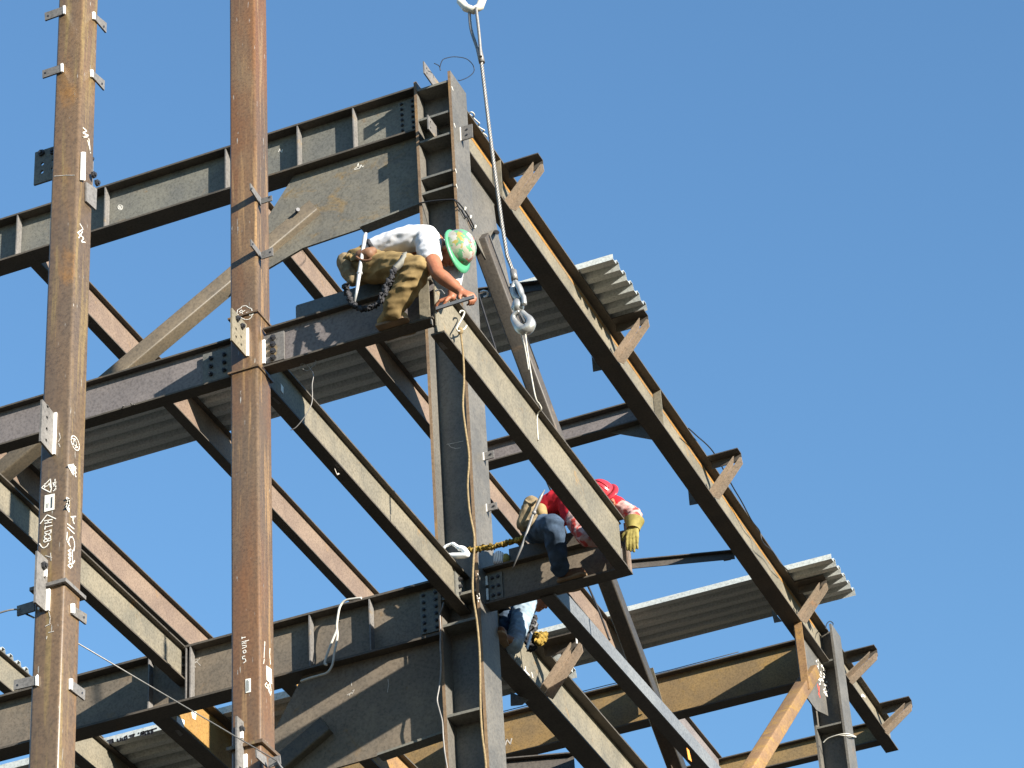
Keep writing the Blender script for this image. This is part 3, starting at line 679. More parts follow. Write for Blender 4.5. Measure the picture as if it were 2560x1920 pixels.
# ------------------------------------------------------------------ E: upper edge beam with outriggers; extension E2; F2 lower edge beam
XE = -.19
def outrigger(parent, y, ztop, zbase, x1=.27, xb=None, hw=.065, web=None):
    """stub in +X carried by a V of two bent plates from the bottom flange"""
    xb = XE + .1 if xb is None else xb
    o_ = part('outrigger', MB().box((xb + .002, y - hw, ztop - .012), (x1, y + hw, ztop)).box((xb + .002, y + hw - .010, ztop - .105), (x1, y + hw, ztop - .0125)), 'brace', parent)
    k = MB()
    A = Vector((xb - .02, y + .03, zbase)); B = Vector((x1 - .01, y + .03, ztop - .06))
    d = (B - A).normalized(); n = Vector((0, 1, 0)).cross(d).normalized()
    if n.z > 0: n = -n
    Q = B - d * .13
    k.prism([A, A + Vector((0, -.10, 0)), B + Vector((0, -.10, 0)) - d * .06, Q], -n * .010)
    k.prism([A + n * .001, A + n * .10, B + n * .085 - d * .06, B + n * .02, B - d * .01, Q + n * .001], (0, .010, 0))
    part('kicker', k, 'kick', o_)
    return o_
E = thing('edge_beam', (XE, 5.9, -.505), 'long tan upper edge beam with four outrigger brackets, sloping down to the far column', 'beam', 'edge beams of the frame')
isec(E, 1, .20, DY + .17, XE, 0, .505, .205, 'tan', .017, .011)
for y in (1.55, 4.42, 7.35, 10.42): outrigger(E, y, 0, -.47)
for y in (1.40, 5.80): part('stiffener', MB().box((XE + .012, y, -.487), (XE + .100, y + .012, -.018)), 'tan', E)
for pts in ([Y2(1195, 915), Y2(1280, 1025), Y2(1210, 1040), Y2(1200, 930)], [Y3(695, 1030), Y3(775, 1135), Y3(708, 1147), Y3(698, 1040)], [Y4(720, 400), Y4(805, 500), Y4(745, 512), Y4(732, 460)]):
    yy = at(pts[1], 2, -.505).y
    part('kicker_plate', MB().px(1, yy, pts, .012), 'mill', E)
# C gusset and D gusset under the edge beam
q1c = Zm(1100, 480, .14466)
gz = [(.375, -.506), (1.42, -.506)] + [(v.y, v.z) for v in (at(p_, 0, XE) for p_ in (q1c(920, 250), q1c(955, 520), q1c(1005, 790), q1c(1110, 1200), q1c(1200, 1640), q1c(1020, 1600), q1c(590, 820)))]
gz += [(.375, gz[-1][1] - .05)]
part('gusset_plate', MB().prism([(XE - .008, a, b) for a, b in gz], (.016, 0, 0)), 'column', E)
gd = [(10.45, -.506), (DY - .002, -.506), (DY - .002, -1.24), (10.98, -1.41), (10.45, -1.41)]
p = part('gusset_plate', MB().prism([(XE - .008, a, b) for a, b in gd], (.016, 0, 0)), 'column', E)
part('edge_stiffener', MB().box((XE + .009, 10.44, -1.41), (XE + .10, 10.455, -.507)), 'rustbrace', p)
ch = MB()
random.seed(3)
for k in range(26):
    a = Y4(1075 + random.random() * 60 + k * 1.6, 800 + k * 11); ch.strokes(0, XE + .008, [[a, (a[0] + random.uniform(-4, 4), a[1] + random.uniform(1, 5)), (a[0] + random.uniform(-4, 5), a[1] + random.uniform(2, 6))]], .012)
part('chalk_writing', ch, 'chalk', p)
part('red_mark', MB().strokes(0, XE + .008, zs(Y4, [(1085, 1000), (1095, 1050), (1105, 1100)], [(1100, 1020), (1095, 1080)]), .02), 'redmark', p)
part('rust_band', MB().box((XE + .006, .4, -.090), (XE + .0075, 11.4, -.050)), 'rustline', E)
E2 = thing('edge_beam', (XE, 13, -.36), 'short edge beam beyond the far column, with two outrigger brackets', 'beam', 'edge beams of the frame')
isec(E2, 1, DY + .20, 14.42, XE + .03, 0, .37, .17, 'tan', .016, .010)
for y in (12.33, 13.82): outrigger(E2, y, 0, -.34, .31)
part('chalk_mark', MB().strokes(0, XE + .036, zs(Y4, [(1460, 1095), (1440, 1080), (1428, 1110), (1440, 1150), (1465, 1165), (1470, 1190)]), .02), 'chalk', E2)
XF = -.15
F2 = thing('edge_beam', (XF, 6, H1 - .51), 'lower edge beam leaving the corner column towards the bottom right, worker standing on it', 'beam', 'edge beams of the frame')
isec(F2, 1, .375, DY - .02, XF, H1, .51, .205, 'tan', .017, .011)
for y in (1.50, 4.5, 7.5): outrigger(F2, y, H1, H1 - .48, .30, XF + .1)
part('paint_drip', MB().box((.292, 1.44, H1 - .12), (.302, 1.45, H1 - .005)), 'weld', F2)
part('chalk_mark', MB().strokes(0, XF + .0056, zs(Y5, [(515, 860), (520, 915)], [(505, 885), (545, 925)], [(565, 905), (575, 945)]), .01), 'chalk', F2)
yy = at(Y5(440, 1100), 2, H1 - .51).y
part('kicker_plate', MB().px(1, yy, [Y5(400, 1060), Y5(402, 1168), Y5(490, 1160), Y5(540, 1120)], .012), 'mill', F2)

# ------------------------------------------------------------------ crossing beams behind
def xbeam(name, x0_, x1_, y, ztop, d, bw, mat, label, cat='beam', tf=.015):
    t = thing(name, ((x0_ + x1_) / 2, y, ztop - d), label, cat, GB)
    isec(t, 0, x0_, x1_, y, ztop, d, bw, mat, tf, .010); return t
xm = xbeam('steel_beam', -2.36, XE - .105, 5.96, 0, .27, .17, 'plum', 'plum cross beam meeting the long edge beam, right of the corner column')
part('connection_plate', MB().prism([(XE - .104, 5.96, -.27), (XE - .104, 5.96, -.5), (XE - .55, 5.96, -.272)], (0, .012, 0)), 'mill', xm)
r2 = xbeam('steel_girder', -9, -.376, 11.77, 0, .60, .19, 'rustgirder', 'big rust-coloured girder running left from the far column', 'girder', .018)
part('chalk_mark', MB().strokes(1, 11.77 - .006, zs(Y5, [(360, 1478), (370, 1432), (398, 1470), (408, 1428)]), .012), 'faint', r2)
s3 = xbeam('steel_beam', -6, XE - .06, 14.26, 0, .29, .15, 'rustgirder', 'farthest brown cross beam, seen under the far girder')
def strut(px0, px1, z, name, label, mat='brace', hw=.05, d=.10):
    a, b = at(px0, 2, z), at(px1, 2, z)
    t = thing(name, (a + b) / 2, label, 'strut', 'thin horizontal struts')
    a2 = a + (a - b) * .6
    part('channel_section', MB().bar(a2 - Vector((0, 0, d / 2)), b - Vector((0, 0, d / 2)), .012, d).bar(a2 + Vector((0, 0, -.006)), b + Vector((0, 0, -.006)), hw * 2, .012), mat, t)
    return t
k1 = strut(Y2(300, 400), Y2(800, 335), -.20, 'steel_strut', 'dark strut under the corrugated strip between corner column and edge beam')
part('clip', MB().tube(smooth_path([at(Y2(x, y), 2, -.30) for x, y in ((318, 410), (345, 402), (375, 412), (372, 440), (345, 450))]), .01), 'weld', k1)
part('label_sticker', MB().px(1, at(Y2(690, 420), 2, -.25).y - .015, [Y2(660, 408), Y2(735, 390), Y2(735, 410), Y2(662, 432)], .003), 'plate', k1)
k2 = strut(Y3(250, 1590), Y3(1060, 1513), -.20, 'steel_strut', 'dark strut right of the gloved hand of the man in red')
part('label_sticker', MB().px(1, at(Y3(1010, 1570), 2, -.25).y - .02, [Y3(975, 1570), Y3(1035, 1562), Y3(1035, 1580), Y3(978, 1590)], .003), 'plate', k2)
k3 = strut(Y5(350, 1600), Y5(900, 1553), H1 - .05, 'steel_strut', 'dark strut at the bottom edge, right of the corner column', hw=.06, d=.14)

# ------------------------------------------------------------------ braces
BG = 'diagonal braces'
def hss(name, p, q, s, mat, label, up=(0, 1, 0)):
    t = thing(name, (Vector(p) + Vector(q)) / 2, label, 'brace', BG)
    part('tube_section', MB().bar(p, q, s, s, up, .018), mat, t); return t
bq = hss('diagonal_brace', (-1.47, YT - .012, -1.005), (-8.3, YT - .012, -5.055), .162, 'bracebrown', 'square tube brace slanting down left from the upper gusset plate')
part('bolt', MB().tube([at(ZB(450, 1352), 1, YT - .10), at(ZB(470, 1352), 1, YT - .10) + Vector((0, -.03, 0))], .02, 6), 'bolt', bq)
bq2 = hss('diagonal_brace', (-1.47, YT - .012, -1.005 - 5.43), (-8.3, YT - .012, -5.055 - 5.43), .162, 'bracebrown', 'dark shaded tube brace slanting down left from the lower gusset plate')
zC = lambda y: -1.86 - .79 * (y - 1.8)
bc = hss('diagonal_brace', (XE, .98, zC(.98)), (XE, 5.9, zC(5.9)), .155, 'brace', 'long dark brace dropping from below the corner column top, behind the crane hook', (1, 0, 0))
part('gap_shadow', MB().bar((XE + .079, 1.02, zC(1.02) + .055), (XE + .079, 2.1, zC(2.1) + .055), .02, .008, (1, 0, 0)), 'blackwire', bc)  # black strip standing in for the gap and shadow along the brace
part('bolt', MB().tube([at(q1c(960, 690), 0, XE + .02), at(q1c(990, 700), 0, XE + .08)], .022, 6), 'bolt', bc)
zD = lambda y: -.9 + .89 * (y - 11.0)
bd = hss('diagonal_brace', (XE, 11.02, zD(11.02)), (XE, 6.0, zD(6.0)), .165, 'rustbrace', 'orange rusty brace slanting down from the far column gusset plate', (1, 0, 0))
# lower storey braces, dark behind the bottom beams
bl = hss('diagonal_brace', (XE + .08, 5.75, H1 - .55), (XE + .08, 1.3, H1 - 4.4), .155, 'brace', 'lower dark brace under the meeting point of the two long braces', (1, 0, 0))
# blue-grey angle under the cantilever
ba = thing('steel_angle', (.68, 1.5, H1 - .6), 'blue-grey angle running down right from under the short cantilever girder', 'angle', BG)
A = Vector((.52, .20, H1 - .29)); B = Vector((.62, 4.6, H1 - .29))
part('vertical_leg', MB().bar(A + Vector((.06, 0, 0)), B + Vector((.06, 0, 0)), .012, .15), 'blue', ba)  # lit leg: sky reflection is in the colour
part('flat_leg', MB().bar(A + Vector((-.008, 0, -.069)), B + Vector((-.008, 0, -.069)), .12, .012), 'brace', ba)  # darker steel colour stands in for the shaded underside
part('tape', MB().px(0, .665, [Y5(1790, 1500), Y5(1808, 1520), Y5(1830, 1610), Y5(1805, 1590)], .004), 'orangetape', ba)
# twin thin struts rising beside the long brace (lower right)
tw = thing('steel_angle', at(Y5(1580, 1150), 0, XE), 'thin angle beside the long dark brace at the lower right', 'angle', BG)
a, b = at(Y5(1465, 880), 0, XE - .02), at(Y5(1680, 1659), 0, XE - .02)
part('leg', MB().bar(a, b + (b - a) * .3, .05, .008, (1, 0, 0)), 'pink', tw)
part('leg', MB().bar(a + Vector((.05, 0, 0)), b + (b - a) * .3 + Vector((.05, 0, 0)), .008, .06, (1, 0, 0)), 'tan', tw)

# ------------------------------------------------------------------ corrugated deck strips
DG = 'corrugated steel deck sheets'
def deck(x0_, x1_, y0_, y1_, z, label, lip=None):
    n = max(2, round((y1_ - y0_) / .19)); p_ = (y1_ - y0_) / n; h = .062
    pr = []
    for i in range(n):
        a = y0_ + i * p_
        pr += [(a, 0), (a + p_ * .42, 0), (a + p_ * .55, h), (a + p_ * .87, h)]
    pr += [(y1_, 0)]
    th = .006
    poly = [(y, z + zz) for y, zz in pr] + [(y, z + zz + th) for y, zz in reversed(pr)]
    mb = MB()
    k = len(pr)
    for i in range(k - 1):
        (a, za), (b, zb_) = pr[i], pr[i + 1]
        mb.prism([(x0_, a, z + za), (x0_, b, z + zb_), (x0_, b, z + zb_ + th), (x0_, a, z + za + th)], (x1_ - x0_, 0, 0))
    t = thing('deck_sheet', ((x0_ + x1_) / 2, (y0_ + y1_) / 2, z), label, 'metal deck', DG)
    part('ribbed_sheet', mb, 'galv', t)
    part('edge_lip', MB().box((x0_, y0_ - .004, z), (x1_, y0_ - .0005, z + .068)), 'galv', t)
    return t
deck(-8.5, .295, 3.42, 4.40, .003, 'nearer corrugated deck strip lying across the upper beams, behind the man in white')
deck(-8.5, .47, 10.07, 11.02, .003, 'far corrugated deck strip overhanging the edge beam near the far column')
d3 = deck(-7.0, .0, 1.31, 2.21, H1 + .003, 'corrugated deck strip at the lower left with black writing on its edge')
q7 = Zm(240, 1720, .14466)
for word in ([[(200, 915), (290, 890), (300, 940), (240, 960)], [(230, 935), (285, 925)]], [[(375, 885), (380, 925), (430, 910), (425, 870)], [(455, 870), (460, 905), (500, 900), (495, 850), (530, 830), (540, 880), (505, 895)]],
    [[(580, 830), (660, 800)], [(600, 840), (650, 835), (665, 800)]], [[(735, 782), (745, 785)]], [[(775, 830), (785, 770), (825, 755), (830, 785), (795, 795), (840, 820)], [(850, 755), (860, 810), (905, 800), (895, 740), (850, 755)], [(915, 740), (925, 795), (970, 785), (960, 725), (915, 740)], [(985, 775), (975, 720), (1050, 695)]]):
    part('spray_writing', MB().strokes(1, 1.306, zs(q7, *word), .011, .002), 'ink', d3)
deck(-12.0, -9.15, 6.9, 8.0, .003, 'corrugated deck ends on the beam at the far left edge')

# ------------------------------------------------------------------ crane rigging
YH = -1.95
t = thing('crane_hook', at((1175, 0), 1, YH), 'cream-painted crane hook cut by the top edge of the photo', 'hook')
ring = [(1152, 4), (1152, -20), (1165, -42), (1185, -48), (1205, -30), (1207, -5), (1200, 17), (1184, 26), (1165, 20)]
part('hook_bowl', MB().tube([at(p_, 1, YH) for p_ in ring], .036, 12, True), 'paintring', t)
part('shank', MB().tube([at((1184, -48), 1, YH), at((1176, -140), 1, YH)], .045, 10), 'paintring', t)
def spiral(P, r, turns_per_m=11, wires=3):
    mb = MB(); L = [0]
    for a, b in zip(P, P[1:]): L.append(L[-1] + (b - a).length)
    n = int(L[-1] * 90)
    def pos(s_):
        for i in range(len(P) - 1):
            if s_ <= L[i + 1] + 1e-9: return P[i].lerp(P[i + 1], (s_ - L[i]) / max(1e-9, L[i + 1] - L[i])), (P[i + 1] - P[i]).normalized()
        return P[-1], (P[-1] - P[-2]).normalized()
    for k in range(wires):
        q_ = []
        for i in range(n + 1):
            p_, d = pos(L[-1] * i / n); x = d.orthogonal().normalized(); y = d.cross(x); a = 2 * math.pi * (turns_per_m * L[-1] * i / n + k / wires)
            q_.append(p_ + (x * math.cos(a) + y * math.sin(a)) * r * .55)
        mb.tube(q_, r * .62, 6)
    return mb
t = thing('wire_rope_sling', at((1200, 160), 1, YH), 'twisted grey wire rope sling hanging from the crane hook', 'wire rope')
line = [(1203, 150), (1222, 310), (1236, 420), (1255, 560), (1268, 640), (1282, 676)]
part('rope', spiral([at(p_, 1, YH) for p_ in line], .0145), 'wirerope', t)
part('eye_loop', MB().tube(smooth_path([at(p_, 1, YH) for p_ in ((1201, 142), (1190, 112), (1178, 75), (1174, 42), (1174, 25))]), .014).tube(smooth_path([at(p_, 1, YH - .03) for p_ in ((1202, 142), (1199, 100), (1195, 60), (1190, 20))]), .014), 'wirerope', t)
part('ferrule', MB().tube([at((1197, 122), 1, YH), at((1205, 157), 1, YH)], .026, 10), 'wirerope', t)
part('ferrule', MB().tube([at((1283, 677), 1, YH), at((1287, 701), 1, YH)], .028, 10), 'wirerope', t)
qh = Zm(1160, 640, .14466)
t = thing('swivel_hook', at(qh(1020, 1000), 1, YH), 'galvanised swivel hook holding the choker of the hoisted beam', 'hook')
part('thimble', MB().tube(smooth_path([at(qh(x, y), 1, YH) for x, y in ((880, 440), (835, 560), (860, 660), (930, 730), (985, 720), (1000, 640), (960, 530), (885, 440))]), .020, 8), 'hook', t)
part('shackle', MB().tube(smooth_path([at(qh(x, y), 1, YH - .03) for x, y in ((905, 470), (950, 550), (990, 660), (1030, 720), (1045, 850))]), [.022] * 24 + [.012], 8), 'hook', t)
part('swivel_body', MB().ball(at(qh(935, 860), 1, YH), .055, .9, .9, 1.25).ball(at(qh(858, 890), 1, YH), .022).tube([at(qh(930, 740), 1, YH), at(qh(940, 960), 1, YH)], .022, 8), 'hook', t)
hk = [(950, 950), (880, 1010), (850, 1070), (900, 1170), (960, 1240), (1040, 1275), (1110, 1250), (1150, 1180), (1130, 1100), (1070, 1040), (1000, 970)]
rr = [.024, .022, .022, .032, .04, .046, .048, .044, .034, .026, .024]
sp = smooth_path([at(qh(x, y), 1, YH) for x, y in hk], 4)
ri = []
for i in range(len(hk) - 1): ri += [rr[i] + (rr[i + 1] - rr[i]) * k / 4 for k in range(4)]
part('hook_bowl', MB().tube(sp, ri + [rr[-1]], 10), 'hook', t)
part('latch', MB().bar(at(qh(975, 980), 1, YH), at(qh(1075, 1170), 1, YH), .012, .045, (0, 1, 0)), 'tool', t)
t = thing('choker_cable', at((1330, 940), 1, YH), 'thin pale choker cable from the swivel hook round the hoisted beam', 'cable')
top = at((1312, 822), 1, YH)
ch_y = at((1348, 1030), 0, 1.335).y
xe = 1.341
bt = Vector((xe, ch_y, H1 + .012))
part('leg', MB().tube(smooth_path([top, at((1322, 900), 1, YH - .02), at((1338, 990), 1, YH - .02), bt]), .0065, 6), 'whitecord', t)
part('leg', MB().tube(smooth_path([at((1303, 838), 1, YH + .02), at((1313, 872), 1, YH + .01), at((1322, 925), 1, YH)]), .0055, 6), 'whitecord', t)
part('wrap', MB().tube(smooth_path([bt, bt + Vector((.002, .03, -.03)), Vector((1.293, ch_y + .06, H1 - .05)), Vector((1.291, ch_y + .05, H1 - .28))]), .006, 6)
     .tube(smooth_path([bt, Vector((1.28, ch_y, H1 + .010)), Vector((1.232, ch_y, H1 + .008))]), .008, 6), 'whitecord', t)

# ------------------------------------------------------------------ ropes, cords and wires
qe = Zm(1100, 760, .1085)
Yr = -3.45; Xr = 1.352
p0 = at(qe(470, 620), 0, Xr)
t = thing('tag_rope', p0, 'tan tag rope hanging straight down in front of the corner column', 'rope')
pts = []
zz = p0.z; k = 0
while zz > GROUND + .05:
    pts.append(Vector((Xr + .012 * math.sin(k * 1.7) + .006 * math.sin(k * 4.1), p0.y + .01 * math.sin(k * 1.1), zz))); zz -= .22; k += 1
part('strand', MB().tube(smooth_path(pts, 3), .008, 7), 'rope', t)
part('knot', MB().ball(p0, .022, 1, 1, 1.5), 'rope', t)
solo('wire_hook', MB().tube(smooth_path([at(qe(x, y), 0, Xr) for x, y in ((450, 215), (480, 160), (545, 165), (560, 210), (520, 310), (400, 520), (385, 580), (420, 625), (490, 600), (560, 575), (615, 495))]), .0065, 6), 'whitecord', 'bent wire hook hung on the near end of the hoisted beam', 'hook')
t = thing('tie_wire', at(ZB(1600, 1265), 1, -.02), 'black twisted wire tied round the corner column, with three white ends', 'wire')
part('strand', MB().tube(smooth_path([at(ZB(x, y), 1, -.014) for x, y in ((1415, 1290), (1480, 1278), (1560, 1268), (1640, 1262), (1690, 1262))] + [at(ZB(x, y), 0, .02) for x, y in ((1720, 1280), (1770, 1340), (1815, 1410), (1850, 1480))]), .008, 6), 'blackwire', t)
part('strand', MB().tube(smooth_path([at(ZB(x, y), 0, .016) for x, y in ((1700, 1268), (1735, 1335), (1745, 1340), (1780, 1400), (1790, 1395), (1830, 1475), (1848, 1488))]), .007, 6), 'blackwire', t)
for a in ((1780, 1325), (1824, 1390), (1860, 1468)): part('end_tie', MB().tube([at(ZB(*a), 0, .03), at(ZB(a[0] - 6, a[1] + 22), 0, .03)], [.012, .007], 6), 'whitecord', t)
solo('loose_wire', MB().tube(smooth_path([at(Zm(1080, 0, .18987)(x, y), 0, -.1) for x, y in ((30, 835), (95, 870), (110, 930), (105, 880), (140, 790), (220, 757), (310, 748), (440, 770), (520, 830), (555, 900), (540, 960), (470, 1020), (370, 1060), (350, 1055))]), .0045, 5), 'blackwire', 'thin loop of dark wire sticking up from the top of the corner column', 'wire')
def curls(pts, ax, v): return smooth_path([at(p_, ax, v) for p_ in pts])
solo('wire_ties', MB().tube(curls([ZB(x, y) for x, y in ((1800, 585), (1830, 570), (1850, 590), (1840, 610), (1815, 590), (1870, 640), (1890, 660), (1880, 680), (1905, 700), (1930, 715), (1915, 730), (1940, 750), (1950, 765))], 2, .03), .008, 6), 'whitecord', 'curled white wire ends on the near end of the upper edge beam', 'wire')
qg = ZG
solo('white_cord', MB().tube(smooth_path([at(qg(x, y), 1, YT - .13) for x, y in ((960, 316), (905, 322), (830, 338), (790, 385), (772, 470), (765, 540), (770, 610), (760, 680), (748, 735))] + [at(qg(x, y), 1, YT - .13) for x, y in ((738, 800), (728, 850), (690, 905), (620, 930), (550, 950), (480, 975))]), .0105, 7)
     .tube(smooth_path([at(qg(x, y), 1, YT - .14) for x, y in ((765, 570), (735, 640), (700, 730), (676, 800), (670, 835), (688, 845))]), .0105, 7), 'whitecord', 'white cord looped over the lower girder left of the corner column', 'cord')
solo('hanging_wire', MB().tube(smooth_path([at(qg(x, y), 1, -.02) for x, y in ((1610, 350), (1598, 400), (1580, 450), (1585, 560), (1582, 700), (1588, 800), (1585, 920), (1572, 1030), (1558, 1120), (1575, 1200), (1598, 1290), (1605, 1400), (1618, 1540), (1640, 1670))]), .007, 6), 'greywire', 'thin grey wire dangling down the front of the corner column', 'wire')
t = thing('guard_cable', (TX, -5, zc2 - .1), 'silver guard cable strung between the two tube columns at the lower left', 'cable')
a = at(q3(340, 992), 1, Y_1 - .03); b = at(q5(920, 1540), 1, Y_2 - .03)
pts = [at((-40, 1545), 1, Y_1 - .1), at((20, 1526), 1, Y_1 - .06), a]
part('strand', MB().tube(smooth_path(pts), .006, 6), 'greywire', t)
c0 = at((183, 1603), 0, XR1 + .03)
c0 = at((184, 1602), 1, Y_1 + TS + .02)
part('strand', MB().tube([c0, b], .0042, 6), 'wirerope', t)
part('strand', MB().tube([at(q3(450, 1070), 1, Y_1 - .02), at(q3(585, 1135), 1, Y_1 + .1)], .006, 6), 'blackwire', t)
part('tail', MB().tube(smooth_path([b, b + Vector((.05, -.02, -.08)), b + Vector((.12, 0, -.16))]), .007, 6), 'greywire', t)
solo('dangling_wire', MB().tube(smooth_path([at(ZD(x, y), 1, YM + .02) for x, y in ((600, 1105), (580, 1150), (540, 1190), (500, 1180), (480, 1140), (520, 1145), (560, 1180), (580, 1230), (570, 1300), (572, 1380))] + [at(ZD(x, y), 1, YM + .03) for x, y in ((568, 1440), (545, 1500), (500, 1570), (440, 1640), (400, 1659))]), .0038, 6), 'greywire', 'thin wire curling down from under the beam the man in white straddles', 'wire')
solo('tag_line', MB().tube(smooth_path([at(p_, 1, .9) for p_ in ((1196, 735), (1224, 825), (1256, 925), (1310, 1075), (1372, 1215), (1386, 1248), (1440, 1400), (1477, 1480), (1500, 1535), (1524, 1600))]), .010, 6), 'blackwire', 'thin dark line hanging slantwise behind the hoisted beam', 'line')
solo('lifeline', MB().tube([at(Y5(330, 1215), 1, 11.7), at(Y5(1180, 1000), 1, 11.7), at(Y5(1660, 885), 1, 11.7), at(Y5(2200, 742), 1, 11.7)], .006, 5), 'blackwire', 'thin lifeline wire just above the big rust-coloured girder', 'line')
solo('edge_wire', MB().tube(smooth_path([at(Y3(x, y), 0, -.05) for x, y in ((700, 540), (760, 595), (890, 720), (1010, 930), (1060, 1020), (1120, 1120), (1200, 1270), (1260, 1350), (1285, 1440), (1360, 1510), (1420, 1600), (1480, 1659))]), .008, 5), 'blackwire', 'thin wire running along the top of the long edge beam', 'wire')
# ------------------------------------------------------------------ people
def blob(name, mb, mat, parent, voxel=.01, it=6, wr=0.0, wscale=(9, 9, 9), seed=0, label=None, cut=None):
    me = mb.mesh('tmp'); ob = bpy.data.objects.new('tmp', me); col.objects.link(ob)
    r_ = ob.modifiers.new('r', 'REMESH'); r_.mode = 'VOXEL'; r_.voxel_size = voxel
    s_ = ob.modifiers.new('s', 'SMOOTH'); s_.factor = .5; s_.iterations = it
    dg = bpy.context.evaluated_depsgraph_get(); dg.update()
    nm = bpy.data.meshes.new_from_object(ob.evaluated_get(dg))
    bpy.data.objects.remove(ob); bpy.data.meshes.remove(me)
    org = base(parent)
    nm.update()
    N_ = [v.normal.copy() for v in nm.vertices]
    for v, nn in zip(nm.vertices, N_):
        c_ = v.co.copy()
        if wr:
            q_ = Vector((c_.x * wscale[0] + seed, c_.y * wscale[1], c_.z * wscale[2]))
            a = noise.noise(q_) ; b_ = noise.noise(q_ * 2.3 + Vector((5, 1, 2)))
            fold = 1 - abs(a) * 2.2
            c_ = c_ + nn * wr * (fold * .6 + b_ * .5 - .25)
        v.co = c_ - org
    nm.polygons.foreach_set('use_smooth', [True] * len(nm.polygons)); nm.materials.clear(); nm.update()
    nm.name = name
    return part(name, nm, mat, parent, label)
def limb(mb, pts, seg=14):
    """tapered chain: (point, radius) with a ball at every joint"""
    for i, (p, r) in enumerate(pts):
        mb.ball(p, r, seg=seg, rings=10)
        if i:
            p0, r0 = pts[i - 1]; n = 5
            mb.tube([Vector(p0).lerp(Vector(p), k / n) for k in range(n + 1)], [r0 + (r - r0) * k / n for k in range(n + 1)], seg)
    return mb
def frame(up, fwd):
    z = Vector(up).normalized(); y = Vector(fwd); y = (y - z * y.dot(z)).normalized(); x = y.cross(z)
    return Matrix((x, y, z)).transposed()
def head(mb, c, F3, s=1.0):
    T = lambda x, y, z: Vector(c) + F3 @ (Vector((x, y, z)) * s)
    mb.ball(T(0, -.008, .03), .098 * s, .80, 1.0, .98, M3=F3)
    mb.ball(T(0, .018, -.045), .072 * s, .82, .95, 1.0, M3=F3)
    mb.ball(T(0, .05, -.085), .036 * s, 1.1, .9, .8, M3=F3)
    mb.tube([T(0, .085, .012), T(0, .105, -.022)], [.010 * s, .016 * s], 8); mb.ball(T(0, .106, -.024), .015 * s)
    mb.ball(T(0, .086, -.052), .016 * s, 1.6, .8, .5, M3=F3)
    for sx in (-1, 1):
        mb.ball(T(.079 * sx, -.004, -.01), .028 * s, .35, .7, 1.1, M3=F3)
        mb.ball(T(.032 * sx, .083, .028), .016 * s, 1.5, .7, .5, M3=F3)
    return T
def hand(mb, wrist, palm_dir, out, curl, s=1.0, thumb_side=1):
    """palm box, five separate tapered fingers with knuckle bends; out = direction of the back of the hand"""
    d = Vector(palm_dir).normalized(); o_ = Vector(out); o_ = (o_ - d * o_.dot(d)).normalized(); x = d.cross(o_)
    W = Vector(wrist)
    for k in (-1.5, -.5, .5, 1.5):
        limb(mb, [(W + x * (k * .011 * s), .017 * s), (W + d * .085 * s + x * (k * .0195 * s), .0135 * s)], 8)
    for i, k in enumerate((-1.5, -.5, .5, 1.5)):
        L = (.78, 1.0, .95, .85)[i] if thumb_side > 0 else (.85, .95, 1.0, .78)[i]
        p = W + d * .088 * s + x * (k * .021 * s); dd = d.copy(); ch_ = [(p, .0105 * s)]
        for j, ln in enumerate((.040, .026, .020)):
            a = curl * (.75, 1.05, .8)[j]
            dd = (dd * math.cos(a) - o_ * math.sin(a)).normalized() if j == 0 else dd
            if j: 
                perp = dd.cross(x).normalized()
                if perp.dot(o_) > 0 and j == 0: perp = -perp
                dd = (Matrix.Rotation(a, 3, x) @ dd).normalized() if (Matrix.Rotation(a, 3, x) @ dd).dot(prev_o) < dd.dot(prev_o) else (Matrix.Rotation(-a, 3, x) @ dd).normalized()
            prev_o = o_ if j == 0 else prev_o
            p = p + dd * ln * L * s; ch_.append((p, (.0098, .0088, .0078)[j] * s))
        limb(mb, ch_, 8)
    b0 = W + d * .028 * s + x * (.030 * s * thumb_side)
    b1 = b0 + (d * .5 + x * .75 * thumb_side - o_ * .25).normalized() * .040 * s
    b2 = b1 + (d * .8 + x * .15 * thumb_side - o_ * .6).normalized() * .030 * s
    limb(mb, [(b0, .015 * s), (b1, .0125 * s), (b2, .0098 * s)], 8)
